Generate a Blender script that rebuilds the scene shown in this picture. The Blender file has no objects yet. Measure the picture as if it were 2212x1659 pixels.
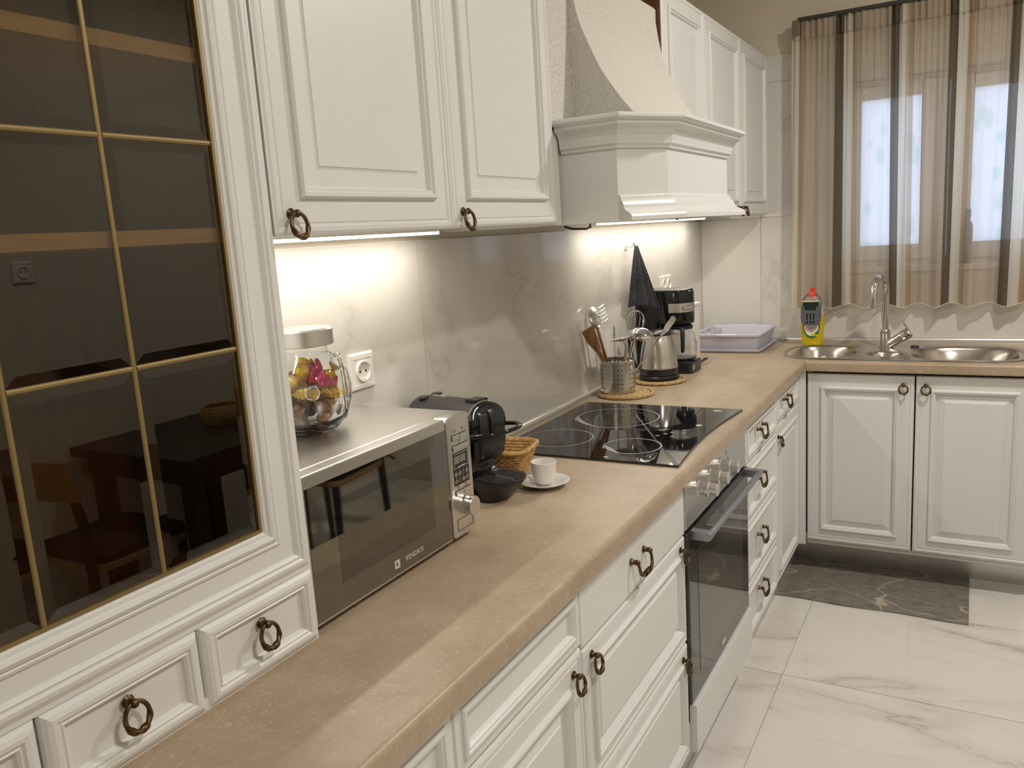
import bpy, bmesh, math, random
from mathutils import Vector, Matrix
PI = math.pi
random.seed(7)
scene = bpy.context.scene
COL = scene.collection

# ------------------------------------------------------------------ camera, world, exposure
R = ((0.4868995, -0.87115221, -0.06342477),
     (-0.18856443, -0.03393453, -0.98147435),
     (0.85286126, 0.48983902, -0.18079103))
FPX = 1758.03
cam = bpy.data.objects.new('camera', bpy.data.cameras.new('camera'))
COL.objects.link(cam)
M = Matrix.Identity(4)
for i in range(3):
    M[i][0] = R[0][i]; M[i][1] = -R[1][i]; M[i][2] = -R[2][i]
M[0][3], M[1][3], M[2][3] = 0.0, 0.0, 1.475
cam.matrix_world = M
cam.data.sensor_fit = 'HORIZONTAL'; cam.data.sensor_width = 36.0
cam.data.lens = FPX / 2212.0 * 36.0
cam.data.clip_start = 0.02
scene.camera = cam
world = bpy.data.worlds.new('sky'); scene.world = world
world.use_nodes = True
world.node_tree.nodes['Background'].inputs[0].default_value = (0.62, 0.75, 1.0, 1)
world.node_tree.nodes['Background'].inputs[1].default_value = 2.4
scene.view_settings.view_transform = 'Standard'
scene.view_settings.look = 'None'
scene.view_settings.exposure = 0.02
scene.view_settings.gamma = 1.0
scene.view_settings.use_curve_mapping = False
KEY_W = 26.0      # ceiling downlight over the aisle
SIDE_W = 20.0     # unseen ceiling light, inferred on the near side
LED_W = 1.8       # each under-cabinet LED strip
WARM = (1.0, 0.945, 0.88)

# ------------------------------------------------------------------ dimensions
ZC = 0.9          # worktop height
YF = 0.576        # worktop front
YW = 1.16         # tiled long wall face
XS = 3.366        # sink worktop front
XW = 3.95         # tiled sink wall face
YO = -1.45        # opposite wall
XB = -1.7         # wall behind the camera
ZT = 2.7

# ------------------------------------------------------------------ materials
MATS = {}
def nodes_of(m): return m.node_tree.nodes, m.node_tree.links
def pbsdf(name, col, rough=0.5, metal=0.0, **kw):
    m = bpy.data.materials.new(name); m.use_nodes = True
    b = m.node_tree.nodes['Principled BSDF']
    b.inputs['Base Color'].default_value = (*col, 1)
    b.inputs['Roughness'].default_value = rough
    b.inputs['Metallic'].default_value = metal
    for k, v in kw.items():
        b.inputs[k.replace('_', ' ')].default_value = v
    MATS[name] = m
    return m, b
def N(m, t, **props):
    n = m.node_tree.nodes.new(t)
    for k, v in props.items(): setattr(n, k, v)
    return n
def L(m, a, b): m.node_tree.links.new(a, b)
def coords(m, kind='Object', scale=(1, 1, 1), rnd=0.0, rot=(0, 0, 0)):
    tc = N(m, 'ShaderNodeTexCoord'); mp = N(m, 'ShaderNodeMapping')
    mp.inputs['Scale'].default_value = scale
    mp.inputs['Rotation'].default_value = rot
    L(m, tc.outputs[kind], mp.inputs['Vector'])
    if rnd:
        oi = N(m, 'ShaderNodeObjectInfo'); mu = N(m, 'ShaderNodeMath', operation='MULTIPLY')
        mu.inputs[1].default_value = rnd
        L(m, oi.outputs['Random'], mu.inputs[0])
        L(m, mu.outputs[0], mp.inputs['Location'])
    return mp.outputs['Vector']
def noise(m, vec, scale, detail=2.0, rough=0.5, dist=0.0):
    n = N(m, 'ShaderNodeTexNoise')
    n.inputs['Scale'].default_value = scale; n.inputs['Detail'].default_value = detail
    n.inputs['Roughness'].default_value = rough; n.inputs['Distortion'].default_value = dist
    L(m, vec, n.inputs['Vector'])
    return n.outputs['Fac']
def ramp(m, fac, stops, mode='LINEAR'):
    r = N(m, 'ShaderNodeValToRGB'); r.color_ramp.interpolation = mode
    e = r.color_ramp.elements
    while len(e) < len(stops): e.new(0.5)
    for el, (p, c) in zip(e, stops):
        el.position = p; el.color = (*c, 1) if len(c) == 3 else c
    L(m, fac, r.inputs['Fac'])
    return r.outputs['Color']
def mixc(m, fac, a, b, mode='MIX'):
    n = N(m, 'ShaderNodeMix', data_type='RGBA', blend_type=mode)
    for s, v in ((n.inputs[0], fac), (n.inputs[6], a), (n.inputs[7], b)):
        if isinstance(v, (int, float)): s.default_value = v
        elif isinstance(v, tuple): s.default_value = (*v, 1)
        else: L(m, v, s)
    return n.outputs[2]
def bump(m, b, h, strength=0.2, dist=0.002):
    n = N(m, 'ShaderNodeBump'); n.inputs['Strength'].default_value = strength
    n.inputs['Distance'].default_value = dist
    L(m, h, n.inputs['Height']); L(m, n.outputs['Normal'], b.inputs['Normal'])
def math_(m, op, a, b=None):
    n = N(m, 'ShaderNodeMath', operation=op)
    for s, v in ((n.inputs[0], a), (n.inputs[1], b)):
        if v is None: continue
        if isinstance(v, (int, float)): s.default_value = v
        else: L(m, v, s)
    return n.outputs[0]

def make_materials():
    m, b = pbsdf('white_paint', (0.755, 0.758, 0.74), 0.36)
    v = coords(m, scale=(9, 9, 9)); g = noise(m, coords(m, scale=(120, 120, 8)), 1.0, 4, 0.6)
    L(m, mixc(m, 0.25, (0.755, 0.758, 0.74), ramp(m, noise(m, v, 1.2, 4), [(0.3, (0.72, 0.72, 0.695)), (0.7, (0.78, 0.78, 0.765))])), b.inputs['Base Color'])
    bump(m, b, g, 0.10, 0.001)
    pbsdf('cream_edge', (0.74, 0.715, 0.62), 0.4)
    m, b = pbsdf('worktop', (0.4, 0.29, 0.19), 0.38)
    v = coords(m)
    base = ramp(m, noise(m, v, 7, 6, 0.62), [(0.25, (0.335, 0.255, 0.173)), (0.55, (0.425, 0.33, 0.228)), (0.8, (0.52, 0.42, 0.305))])
    s1 = noise(m, coords(m, scale=(75, 210, 75), rot=(0, 0, 0.6)), 1.0, 3, 0.7, 0.6)
    s2 = noise(m, coords(m, scale=(210, 75, 75), rot=(0, 0, 0.3)), 1.0, 3, 0.7, 0.6)
    fl = math_(m, 'MAXIMUM', s1, s2)
    patch = noise(m, v, 4.5, 3)
    f2 = math_(m, 'MULTIPLY', ramp(m, fl, [(0.57, (0, 0, 0)), (0.72, (1, 1, 1))]), ramp(m, patch, [(0.36, (0.18,) * 3), (0.64, (0.7,) * 3)]))
    L(m, mixc(m, f2, base, (0.66, 0.56, 0.42)), b.inputs['Base Color'])
    bump(m, b, fl, 0.06, 0.001)
    def marble(name, base, veinc, rough, vscale, rot, rnd, width, amt):
        m, b = pbsdf(name, base, rough)
        v = coords(m, scale=vscale, rnd=rnd, rot=rot)
        n1 = noise(m, v, 1.0, 8, 0.58, 0.8)
        d = math_(m, 'ABSOLUTE', math_(m, 'SUBTRACT', n1, 0.5))
        thin = ramp(m, d, [(0.0, (1, 1, 1)), (width, (0, 0, 0))])
        wide = ramp(m, d, [(0.0, (0.5,) * 3), (width * 4.5, (0, 0, 0))])
        mask = ramp(m, noise(m, v, 1.9, 2), [(0.42, (0, 0, 0)), (0.62, (1, 1, 1))])
        f = math_(m, 'MULTIPLY', math_(m, 'MULTIPLY', math_(m, 'MAXIMUM', thin, wide), mask), amt)
        L(m, mixc(m, f, base, veinc), b.inputs['Base Color'])
        return m, b
    marble('wall_marble', (0.70, 0.68, 0.64), (0.34, 0.31, 0.26), 0.07, (1.1, 1.1, 1.7), (0.3, 0.5, 0.2), 13.0, 0.013, 0.42)
    marble('floor_marble', (0.78, 0.75, 0.70), (0.36, 0.32, 0.27), 0.09, (1.9, 0.75, 1.0), (0, 0, 0.42), 17.0, 0.016, 0.7)
    pbsdf('grout', (0.52, 0.46, 0.38), 0.8); pbsdf('wall_grout', (0.85, 0.84, 0.81), 0.7)
    m, b = pbsdf('wall_paint', (0.70, 0.64, 0.53), 0.8)
    bump(m, b, noise(m, coords(m), 90, 3), 0.12, 0.002)
    m, b = pbsdf('plaster', (0.76, 0.735, 0.67), 0.85)
    v = coords(m)
    pits = noise(m, v, 135, 4, 0.62, 0.3)
    bump(m, b, pits, 1.0, 0.008)
    m, b = pbsdf('brass', (0.20, 0.13, 0.06), 0.36, 1.0)
    L(m, ramp(m, noise(m, coords(m), 160, 3), [(0.35, (0.06, 0.038, 0.018)), (0.65, (0.20, 0.135, 0.065))]), b.inputs['Base Color'])
    pbsdf('came', (0.30, 0.225, 0.10), 0.45, 0.6)
    def brushed(name, col, rough, sc):
        m, b = pbsdf(name, col, rough, 1.0)
        n = noise(m, coords(m, scale=sc), 1.0, 3, 0.6)
        L(m, ramp(m, n, [(0.2, (rough * 0.9,) * 3), (0.8, (rough * 1.12,) * 3)]), b.inputs['Roughness'])
    pbsdf('steel', (0.70, 0.69, 0.67), 0.30, 1.0)
    brushed('steel_sheet', (0.66, 0.655, 0.64), 0.30, (6, 6, 100))
    brushed('steel_vertical', (0.60, 0.585, 0.55), 0.24, (260, 260, 3))
    brushed('sink_steel', (0.50, 0.47, 0.43), 0.22, (60, 60, 60))
    pbsdf('chrome', (0.72, 0.72, 0.73), 0.07, 1.0)
    pbsdf('aluminium', (0.70, 0.69, 0.67), 0.32, 0.75)
    pbsdf('grey_metal', (0.36, 0.38, 0.42), 0.4, 0.8)
    pbsdf('black_plastic', (0.012, 0.012, 0.013), 0.32)
    pbsdf('black_gloss', (0.008, 0.008, 0.009), 0.08)
    pbsdf('charcoal_plastic', (0.045, 0.04, 0.043), 0.35)
    pbsdf('hob_glass', (0.006, 0.006, 0.007), 0.035, Specular_IOR_Level=0.8)
    pbsdf('oven_glass', (0.022, 0.021, 0.019), 0.03, Specular_IOR_Level=1.0)
    pbsdf('oven_window', (0.06, 0.056, 0.045), 0.03, Specular_IOR_Level=1.0)
    pbsdf('mirror_door', (0.25, 0.242, 0.222), 0.03, 1.0)
    pbsdf('mirror_window', (0.185, 0.178, 0.16), 0.03, 1.0)
    pbsdf('print_grey', (0.30, 0.30, 0.30), 0.4); pbsdf('print_light', (0.66, 0.64, 0.58), 0.4)
    pbsdf('print_dark', (0.20, 0.19, 0.18), 0.5)
    pbsdf('white_plastic', (0.80, 0.78, 0.74), 0.3)
    pbsdf('curtain_brown', (0.20, 0.145, 0.105), 0.9)
    pbsdf('porcelain', (0.82, 0.80, 0.76), 0.12, Coat_Weight=0.5)
    pbsdf('rack_plastic', (0.56, 0.56, 0.64), 0.38)
    pbsdf('grey_rubber', (0.10, 0.11, 0.13), 0.55)
    pbsdf('red_plastic', (0.75, 0.06, 0.025), 0.3)
    pbsdf('sponge_green', (0.008, 0.022, 0.014), 0.95); pbsdf('sponge_yellow', (0.85, 0.74, 0.30), 0.9)
    pbsdf('label_white', (0.85, 0.84, 0.78), 0.4); pbsdf('label_green', (0.02, 0.16, 0.05), 0.4)
    pbsdf('label_yellow', (0.8, 0.62, 0.05), 0.4); pbsdf('label_red', (0.5, 0.03, 0.03), 0.4)
    m, b = pbsdf('soap', (0.90, 0.72, 0.02), 0.08, Transmission_Weight=0.55, IOR=1.35)
    m, b = pbsdf('clear_plastic', (0.9, 0.9, 0.88), 0.08, Transmission_Weight=0.9, IOR=1.3)
    m, b = pbsdf('glass', (0.97, 0.985, 0.98), 0.01, Transmission_Weight=1.0, IOR=1.46)
    m, b = pbsdf('terry', (0.020, 0.018, 0.024), 0.95, Sheen_Weight=0.08)
    bump(m, b, noise(m, coords(m), 190, 2), 1.0, 0.006)
    m, b = pbsdf('straw', (0.50, 0.34, 0.15), 0.7)
    L(m, ramp(m, noise(m, coords(m), 110, 3), [(0.3, (0.34, 0.215, 0.085)), (0.7, (0.60, 0.43, 0.21))]), b.inputs['Base Color'])
    m, b = pbsdf('wicker', (0.55, 0.33, 0.11), 0.5)
    L(m, ramp(m, noise(m, coords(m), 70, 3), [(0.3, (0.36, 0.19, 0.05)), (0.7, (0.66, 0.42, 0.16))]), b.inputs['Base Color'])
    def wood(name, c1, c2, rough, sc):
        m, b = pbsdf(name, c1, rough)
        L(m, ramp(m, noise(m, coords(m, scale=sc), 1.0, 5, 0.6, 0.4), [(0.3, c1), (0.7, c2)]), b.inputs['Base Color'])
    wood('oak', (0.46, 0.37, 0.25), (0.64, 0.53, 0.38), 0.5, (5, 90, 160))
    wood('brown_wood', (0.10, 0.038, 0.016), (0.18, 0.075, 0.03), 0.4, (60, 60, 5))
    wood('chair_wood', (0.30, 0.17, 0.07), (0.42, 0.26, 0.12), 0.4, (40, 6, 40))
    wood('utensil_wood', (0.20, 0.10, 0.035), (0.32, 0.17, 0.065), 0.5, (60, 60, 6))
    pbsdf('dark_table', (0.018, 0.017, 0.017), 0.45)
    m, b = pbsdf('cushion', (0.012, 0.012, 0.016), 0.9)
    m, b = pbsdf('rug', (0.10, 0.085, 0.07), 0.7)
    v = coords(m, scale=(3.2, 1.8, 1))
    base = ramp(m, noise(m, coords(m, scale=(55, 20, 1), rot=(0, 0, 0.35)), 1.0, 6, 0.65, 1.2), [(0.3, (0.12, 0.105, 0.086)), (0.5, (0.20, 0.178, 0.15)), (0.75, (0.30, 0.27, 0.23))])
    vd = math_(m, 'ABSOLUTE', math_(m, 'SUBTRACT', noise(m, v, 1.0, 3, 0.4, 0.4), 0.5))
    L(m, mixc(m, ramp(m, vd, [(0.0, (0.8,) * 3), (0.0045, (0, 0, 0))]), base, (0.60, 0.53, 0.42)), b.inputs['Base Color'])
    for nm, c in (('foil_gold', (0.60, 0.40, 0.06)), ('foil_brown', (0.17, 0.08, 0.03)), ('foil_pink', (0.55, 0.05, 0.14)), ('foil_yellow', (0.78, 0.52, 0.05)), ('foil_silver', (0.5, 0.47, 0.42)), ('foil_bronze', (0.34, 0.18, 0.07))):
        m, b = pbsdf(nm, c, 0.28, 0.55)
        bump(m, b, noise(m, coords(m), 150, 2), 0.6, 0.003)
    # tinted thin glass of the display cabinet: reflects by Fresnel, lets brown light through
    m = bpy.data.materials.new('tinted_glass'); m.use_nodes = True; MATS['tinted_glass'] = m
    nt = m.node_tree; nt.nodes.remove(nt.nodes['Principled BSDF'])
    out = nt.nodes['Material Output']
    fr = N(m, 'ShaderNodeFresnel'); fr.inputs['IOR'].default_value = 1.78
    tr = N(m, 'ShaderNodeBsdfTransparent'); tr.inputs[0].default_value = (0.70, 0.63, 0.51, 1)
    gl = N(m, 'ShaderNodeBsdfGlossy'); gl.inputs['Roughness'].default_value = 0.012; gl.inputs[0].default_value = (0.9, 0.87, 0.8, 1)
    ge = N(m, 'ShaderNodeNewGeometry')
    ff = math_(m, 'MULTIPLY', fr.outputs[0], math_(m, 'SUBTRACT', 1.0, ge.outputs['Backfacing']))
    mx = N(m, 'ShaderNodeMixShader'); L(m, ff, mx.inputs[0]); L(m, tr.outputs[0], mx.inputs[1]); L(m, gl.outputs[0], mx.inputs[2])
    L(m, mx.outputs[0], out.inputs[0])
    # patterned frosted window pane
    m = bpy.data.materials.new('frosted_pane'); m.use_nodes = True; MATS['frosted_pane'] = m
    nt = m.node_tree; nt.nodes.remove(nt.nodes['Principled BSDF']); out = nt.nodes['Material Output']
    vo = N(m, 'ShaderNodeTexVoronoi'); vo.inputs['Scale'].default_value = 9.0
    L(m, coords(m, scale=(1, 1.5, 0.75), rot=(0.5, 0, 0)), vo.inputs['Vector'])
    leaf = mixc(m, ramp(m, vo.outputs['Distance'], [(0.28, (0.9,) * 3), (0.33, (0, 0, 0))]), (0.95, 0.97, 1.0), (0.80, 0.90, 0.89))
    t1 = N(m, 'ShaderNodeBsdfTranslucent'); L(m, leaf, t1.inputs[0])
    t2 = N(m, 'ShaderNodeBsdfTransparent'); L(m, leaf, t2.inputs[0])
    mx = N(m, 'ShaderNodeMixShader'); mx.inputs[0].default_value = 0.35
    L(m, t1.outputs[0], mx.inputs[1]); L(m, t2.outputs[0], mx.inputs[2]); L(m, mx.outputs[0], out.inputs[0])
    # striped sheer curtain
    m = bpy.data.materials.new('curtain_cloth'); m.use_nodes = True; MATS['curtain_cloth'] = m
    nt = m.node_tree; nt.nodes.remove(nt.nodes['Principled BSDF']); out = nt.nodes['Material Output']
    at = N(m, 'ShaderNodeAttribute', attribute_name='stripe')
    s = math_(m, 'FRACT', at.outputs['Fac'])
    col = ramp(m, s, [(0.0, (0.12, 0.098, 0.068)), (0.165, (0.78, 0.75, 0.67)), (0.345, (0.46, 0.35, 0.23)), (0.445, (0.64, 0.565, 0.48))], 'CONSTANT')
    weave = noise(m, coords(m, scale=(1, 900, 260)), 1.0, 2)
    col = mixc(m, ramp(m, weave, [(0.35, (0.3,) * 3), (0.6, (0, 0, 0))]), col, (0.42, 0.36, 0.29))
    alpha = ramp(m, s, [(0.0, (0.05,) * 3), (0.165, (0.06,) * 3), (0.325, (0.16,) * 3), (0.43, (0.36,) * 3)], 'CONSTANT')
    df = N(m, 'ShaderNodeBsdfDiffuse'); L(m, col, df.inputs[0])
    tl = N(m, 'ShaderNodeBsdfTranslucent'); L(m, col, tl.inputs[0])
    m1 = N(m, 'ShaderNodeMixShader'); m1.inputs[0].default_value = 0.4
    L(m, df.outputs[0], m1.inputs[1]); L(m, tl.outputs[0], m1.inputs[2])
    tp = N(m, 'ShaderNodeBsdfTransparent'); tp.inputs[0].default_value = (1.0, 0.95, 0.9, 1)
    m2 = N(m, 'ShaderNodeMixShader'); L(m, alpha, m2.inputs[0]); L(m, m1.outputs[0], m2.inputs[1]); L(m, tp.outputs[0], m2.inputs[2])
    L(m, m2.outputs[0], out.inputs[0])
    def emit(name, col, st):
        m, b = pbsdf(name, col, 0.5); b.inputs['Emission Color'].default_value = (*col, 1); b.inputs['Emission Strength'].default_value = st
    emit('led_emit', (1.0, 0.92, 0.80), 6.0)
make_materials()

# ------------------------------------------------------------------ mesh helpers
class MB:
    def __init__(s): s.v = []; s.f = []; s.mi = []; s.cur = 0
    def add(s, vs, fs):
        o = len(s.v); s.v += [tuple(p) for p in vs]; s.f += [tuple(i + o for i in f) for f in fs]; s.mi += [s.cur] * len(fs); return s
    def box(s, x0, x1, y0, y1, z0, z1):
        x0, x1 = sorted((x0, x1)); y0, y1 = sorted((y0, y1)); z0, z1 = sorted((z0, z1))
        return s.add([(x0, y0, z0), (x1, y0, z0), (x1, y1, z0), (x0, y1, z0), (x0, y0, z1), (x1, y0, z1), (x1, y1, z1), (x0, y1, z1)],
                     [(3, 2, 1, 0), (4, 5, 6, 7), (0, 1, 5, 4), (1, 2, 6, 5), (2, 3, 7, 6), (3, 0, 4, 7)])
    def prism(s, poly, a0, a1, axis='x'):
        """poly: 2D points; axis x -> (y,z), y -> (x,z), z -> (x,y)"""
        n = len(poly)
        def P(p, a): return {'x': (a, p[0], p[1]), 'y': (p[0], a, p[1]), 'z': (p[0], p[1], a)}[axis]
        vs = [P(p, a0) for p in poly] + [P(p, a1) for p in poly]
        fs = [(i, (i + 1) % n, n + (i + 1) % n, n + i) for i in range(n)]
        fs += [tuple(range(n))[::-1], tuple(range(n, 2 * n))]
        return s.add(vs, fs)
    def lathe(s, prof, n=32, c=(0, 0, 0), axis='z', sx=1.0, sy=1.0, closed=False):
        vs = []; fs = []; k = len(prof)
        for i in range(n):
            a = 2 * PI * i / n; ca, sa = math.cos(a) * sx, math.sin(a) * sy
            for r, h in prof:
                p = {'z': (r * ca, r * sa, h), 'y': (r * ca, h, r * sa), 'x': (h, r * ca, r * sa)}[axis]
                vs.append((p[0] + c[0], p[1] + c[1], p[2] + c[2]))
        for i in range(n):
            j = (i + 1) % n
            for q in range(k - 1 + (1 if closed else 0)):
                q2 = (q + 1) % k
                fs.append((i * k + q, j * k + q, j * k + q2, i * k + q2))
        o = len(s.v)
        if not closed:
            if prof[0][0] > 1e-6: fs.append(tuple(i * k for i in range(n))[::-1])
            if prof[-1][0] > 1e-6: fs.append(tuple(i * k + k - 1 for i in range(n)))
        return s.add(vs, fs)
    def tube(s, pts, r, n=10, closed=False, rf=None):
        pts = [Vector(p) for p in pts]; m = len(pts); vs = []; fs = []
        up = None
        for i, p in enumerate(pts):
            if closed: t = pts[(i + 1) % m] - pts[i - 1]
            else: t = pts[min(i + 1, m - 1)] - pts[max(i - 1, 0)]
            t.normalize()
            if up is None:
                up = Vector((0, 0, 1)) if abs(t.z) < 0.9 else Vector((1, 0, 0))
            u = (up - t * up.dot(t)); u.normalize(); w = t.cross(u); up = u
            for k in range(n):
                a = 2 * PI * k / n
                rr = (r[i] if isinstance(r, (list, tuple)) else r)
                if rf: rr = rf(i, k, rr)
                vs.append(p + u * (rr * math.cos(a)) + w * (rr * math.sin(a)))
        for i in range(m - (0 if closed else 1)):
            j = (i + 1) % m
            for k in range(n):
                q = (k + 1) % n
                fs.append((i * n + k, i * n + q, j * n + q, j * n + k))
        if not closed: fs += [tuple(range(n))[::-1], tuple((m - 1) * n + k for k in range(n))]
        return s.add(vs, fs)
    def panel(s, x0, x1, z0, z1, prof, fill=True, y=0.0):
        """concentric mitred loops; front faces -y; prof = (inset, out)"""
        vs = []; fs = []
        for d, o in prof:
            vs += [(x0 + d, y - o, z0 + d), (x1 - d, y - o, z0 + d), (x1 - d, y - o, z1 - d), (x0 + d, y - o, z1 - d)]
        for i in range(len(prof) - 1):
            for k in range(4):
                q = (k + 1) % 4
                fs.append((i * 4 + k, i * 4 + q, i * 4 + 4 + q, i * 4 + 4 + k))
        e = (len(prof) - 1) * 4
        if fill:
            fs.append((e, e + 1, e + 2, e + 3)); fs.append((3, 2, 1, 0))
        else:
            for k in range(4):
                q = (k + 1) % 4; fs.append((e + k, e + q, q, k))
        return s.add(vs, fs)
    def sweep(s, path, prof):
        """open 2D path (x,y); profile (out,z) offset to the right-hand side of travel, mitred"""
        n = len(path); k = len(prof); vs = []; fs = []
        def nrm(a, b):
            d = Vector((b[0] - a[0], b[1] - a[1])); d.normalize(); return Vector((d.y, -d.x))
        for i, p in enumerate(path):
            a = nrm(path[max(i - 1, 0)], path[max(i, 1)]); b = nrm(path[min(i, n - 2)], path[min(i + 1, n - 1)])
            m = (a + b); m = m / max(m.dot(a), 0.2)
            for o, z in prof: vs.append((p[0] + m.x * o, p[1] + m.y * o, z))
        for i in range(n - 1):
            for q in range(k):
                r_ = (q + 1) % k
                fs.append((i * k + q, i * k + r_, (i + 1) * k + r_, (i + 1) * k + q))
        fs += [tuple(range(k)), tuple((n - 1) * k + q for q in range(k))[::-1]]
        return s.add(vs, fs)
    def sphere(s, c, r, n=16, m=10, sz=1.0):
        prof = [(r * math.sin(PI * i / m), -r * sz * math.cos(PI * i / m)) for i in range(m + 1)]
        prof[0] = (0.0, -r * sz); prof[-1] = (0.0, r * sz)
        return s.lathe(prof, n, c)
    def xform(s, mat, start=0):
        for i in range(start, len(s.v)): s.v[i] = tuple(mat @ Vector(s.v[i]))
        return s
    def mesh(s, name, mats, smooth=False, angle=35, bevel=0.0):
        me = bpy.data.meshes.new(name); me.from_pydata(s.v, [], s.f)
        if not isinstance(mats, (list, tuple)): mats = [mats]
        for m in mats: me.materials.append(MATS[m])
        me.polygons.foreach_set('material_index', s.mi)
        bm = bmesh.new(); bm.from_mesh(me)
        bmesh.ops.remove_doubles(bm, verts=bm.verts, dist=1e-6)
        if bevel:
            es = [e for e in bm.edges if len(e.link_faces) == 2 and e.calc_face_angle(0) > 0.6]
            bmesh.ops.bevel(bm, geom=es, offset=bevel, segments=2, affect='EDGES', profile=0.6, clamp_overlap=True)
        bmesh.ops.recalc_face_normals(bm, faces=bm.faces)
        if smooth:
            lim = math.radians(angle)
            for f in bm.faces: f.smooth = True
            for e in bm.edges:
                if len(e.link_faces) == 2 and e.calc_face_angle(0) > lim: e.smooth = False
        bm.to_mesh(me); bm.free()
        return me
    def obj(s, name, mats, parent=None, smooth=False, angle=35, bevel=0.0, loc=None, rot=None):
        return link(name, s.mesh(name, mats, smooth, angle, bevel), parent, loc, rot)
def link(name, data, parent=None, loc=None, rot=None):
    o = bpy.data.objects.new(name, data); COL.objects.link(o)
    if parent: o.parent = parent
    if loc: o.location = loc
    if rot: o.rotation_euler = rot
    return o
def tag(o, label, cat, group=None):
    o['label'] = label; o['category'] = cat
    if group: o['group'] = group
    return o
def thing(name, label, cat, loc=(0, 0, 0), rotz=0.0, group=None):
    o = link(name, None); o.location = loc; o.rotation_euler = (0, 0, rotz); o.empty_display_size = 0.05
    return tag(o, label, cat, group)
def struct(o): o['kind'] = 'structure'; return o
def copy_tree(o, parent=None, label=None):
    c = o.copy(); COL.objects.link(c); c.parent = parent
    if label: c['label'] = label
    for ch in list(o.children): copy_tree(ch, c)
    return c
def arc(cx, cy, r, a0, a1, n):
    return [(cx + r * math.cos(a0 + (a1 - a0) * i / n), cy + r * math.sin(a0 + (a1 - a0) * i / n)) for i in range(n + 1)]
def rrect(x0, x1, y0, y1, r, n=5):
    p = []
    for cx, cy, a in ((x1 - r, y0 + r, -PI / 2), (x1 - r, y1 - r, 0), (x0 + r, y1 - r, PI / 2), (x0 + r, y0 + r, PI)):
        p += arc(cx, cy, r, a, a + PI / 2, n)
    return p
def text_mesh(txt, size, depth=0.0004, spacing=1.0, shear=0.0):
    cu = bpy.data.curves.new('lettering', 'FONT'); cu.body = txt; cu.size = size; cu.extrude = depth
    cu.align_x = 'CENTER'; cu.align_y = 'CENTER'; cu.space_character = spacing; cu.shear = shear; cu.resolution_u = 3
    o = bpy.data.objects.new('lettering', cu); COL.objects.link(o)
    dg = bpy.context.evaluated_depsgraph_get()
    me = bpy.data.meshes.new_from_object(o.evaluated_get(dg))
    bpy.data.objects.remove(o)
    return me
def rects_minus(r, hole):
    """list of (a0,a1,b0,b1) covering r minus hole"""
    a0, a1, b0, b1 = r; h0, h1, k0, k1 = hole
    if h1 <= a0 or h0 >= a1 or k1 <= b0 or k0 >= b1: return [r]
    out = []
    if h0 > a0: out.append((a0, h0, b0, b1))
    if h1 < a1: out.append((h1, a1, b0, b1))
    m0, m1 = max(a0, h0), min(a1, h1)
    if k0 > b0: out.append((m0, m1, b0, k0))
    if k1 < b1: out.append((m0, m1, k1, b1))
    return out

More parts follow.
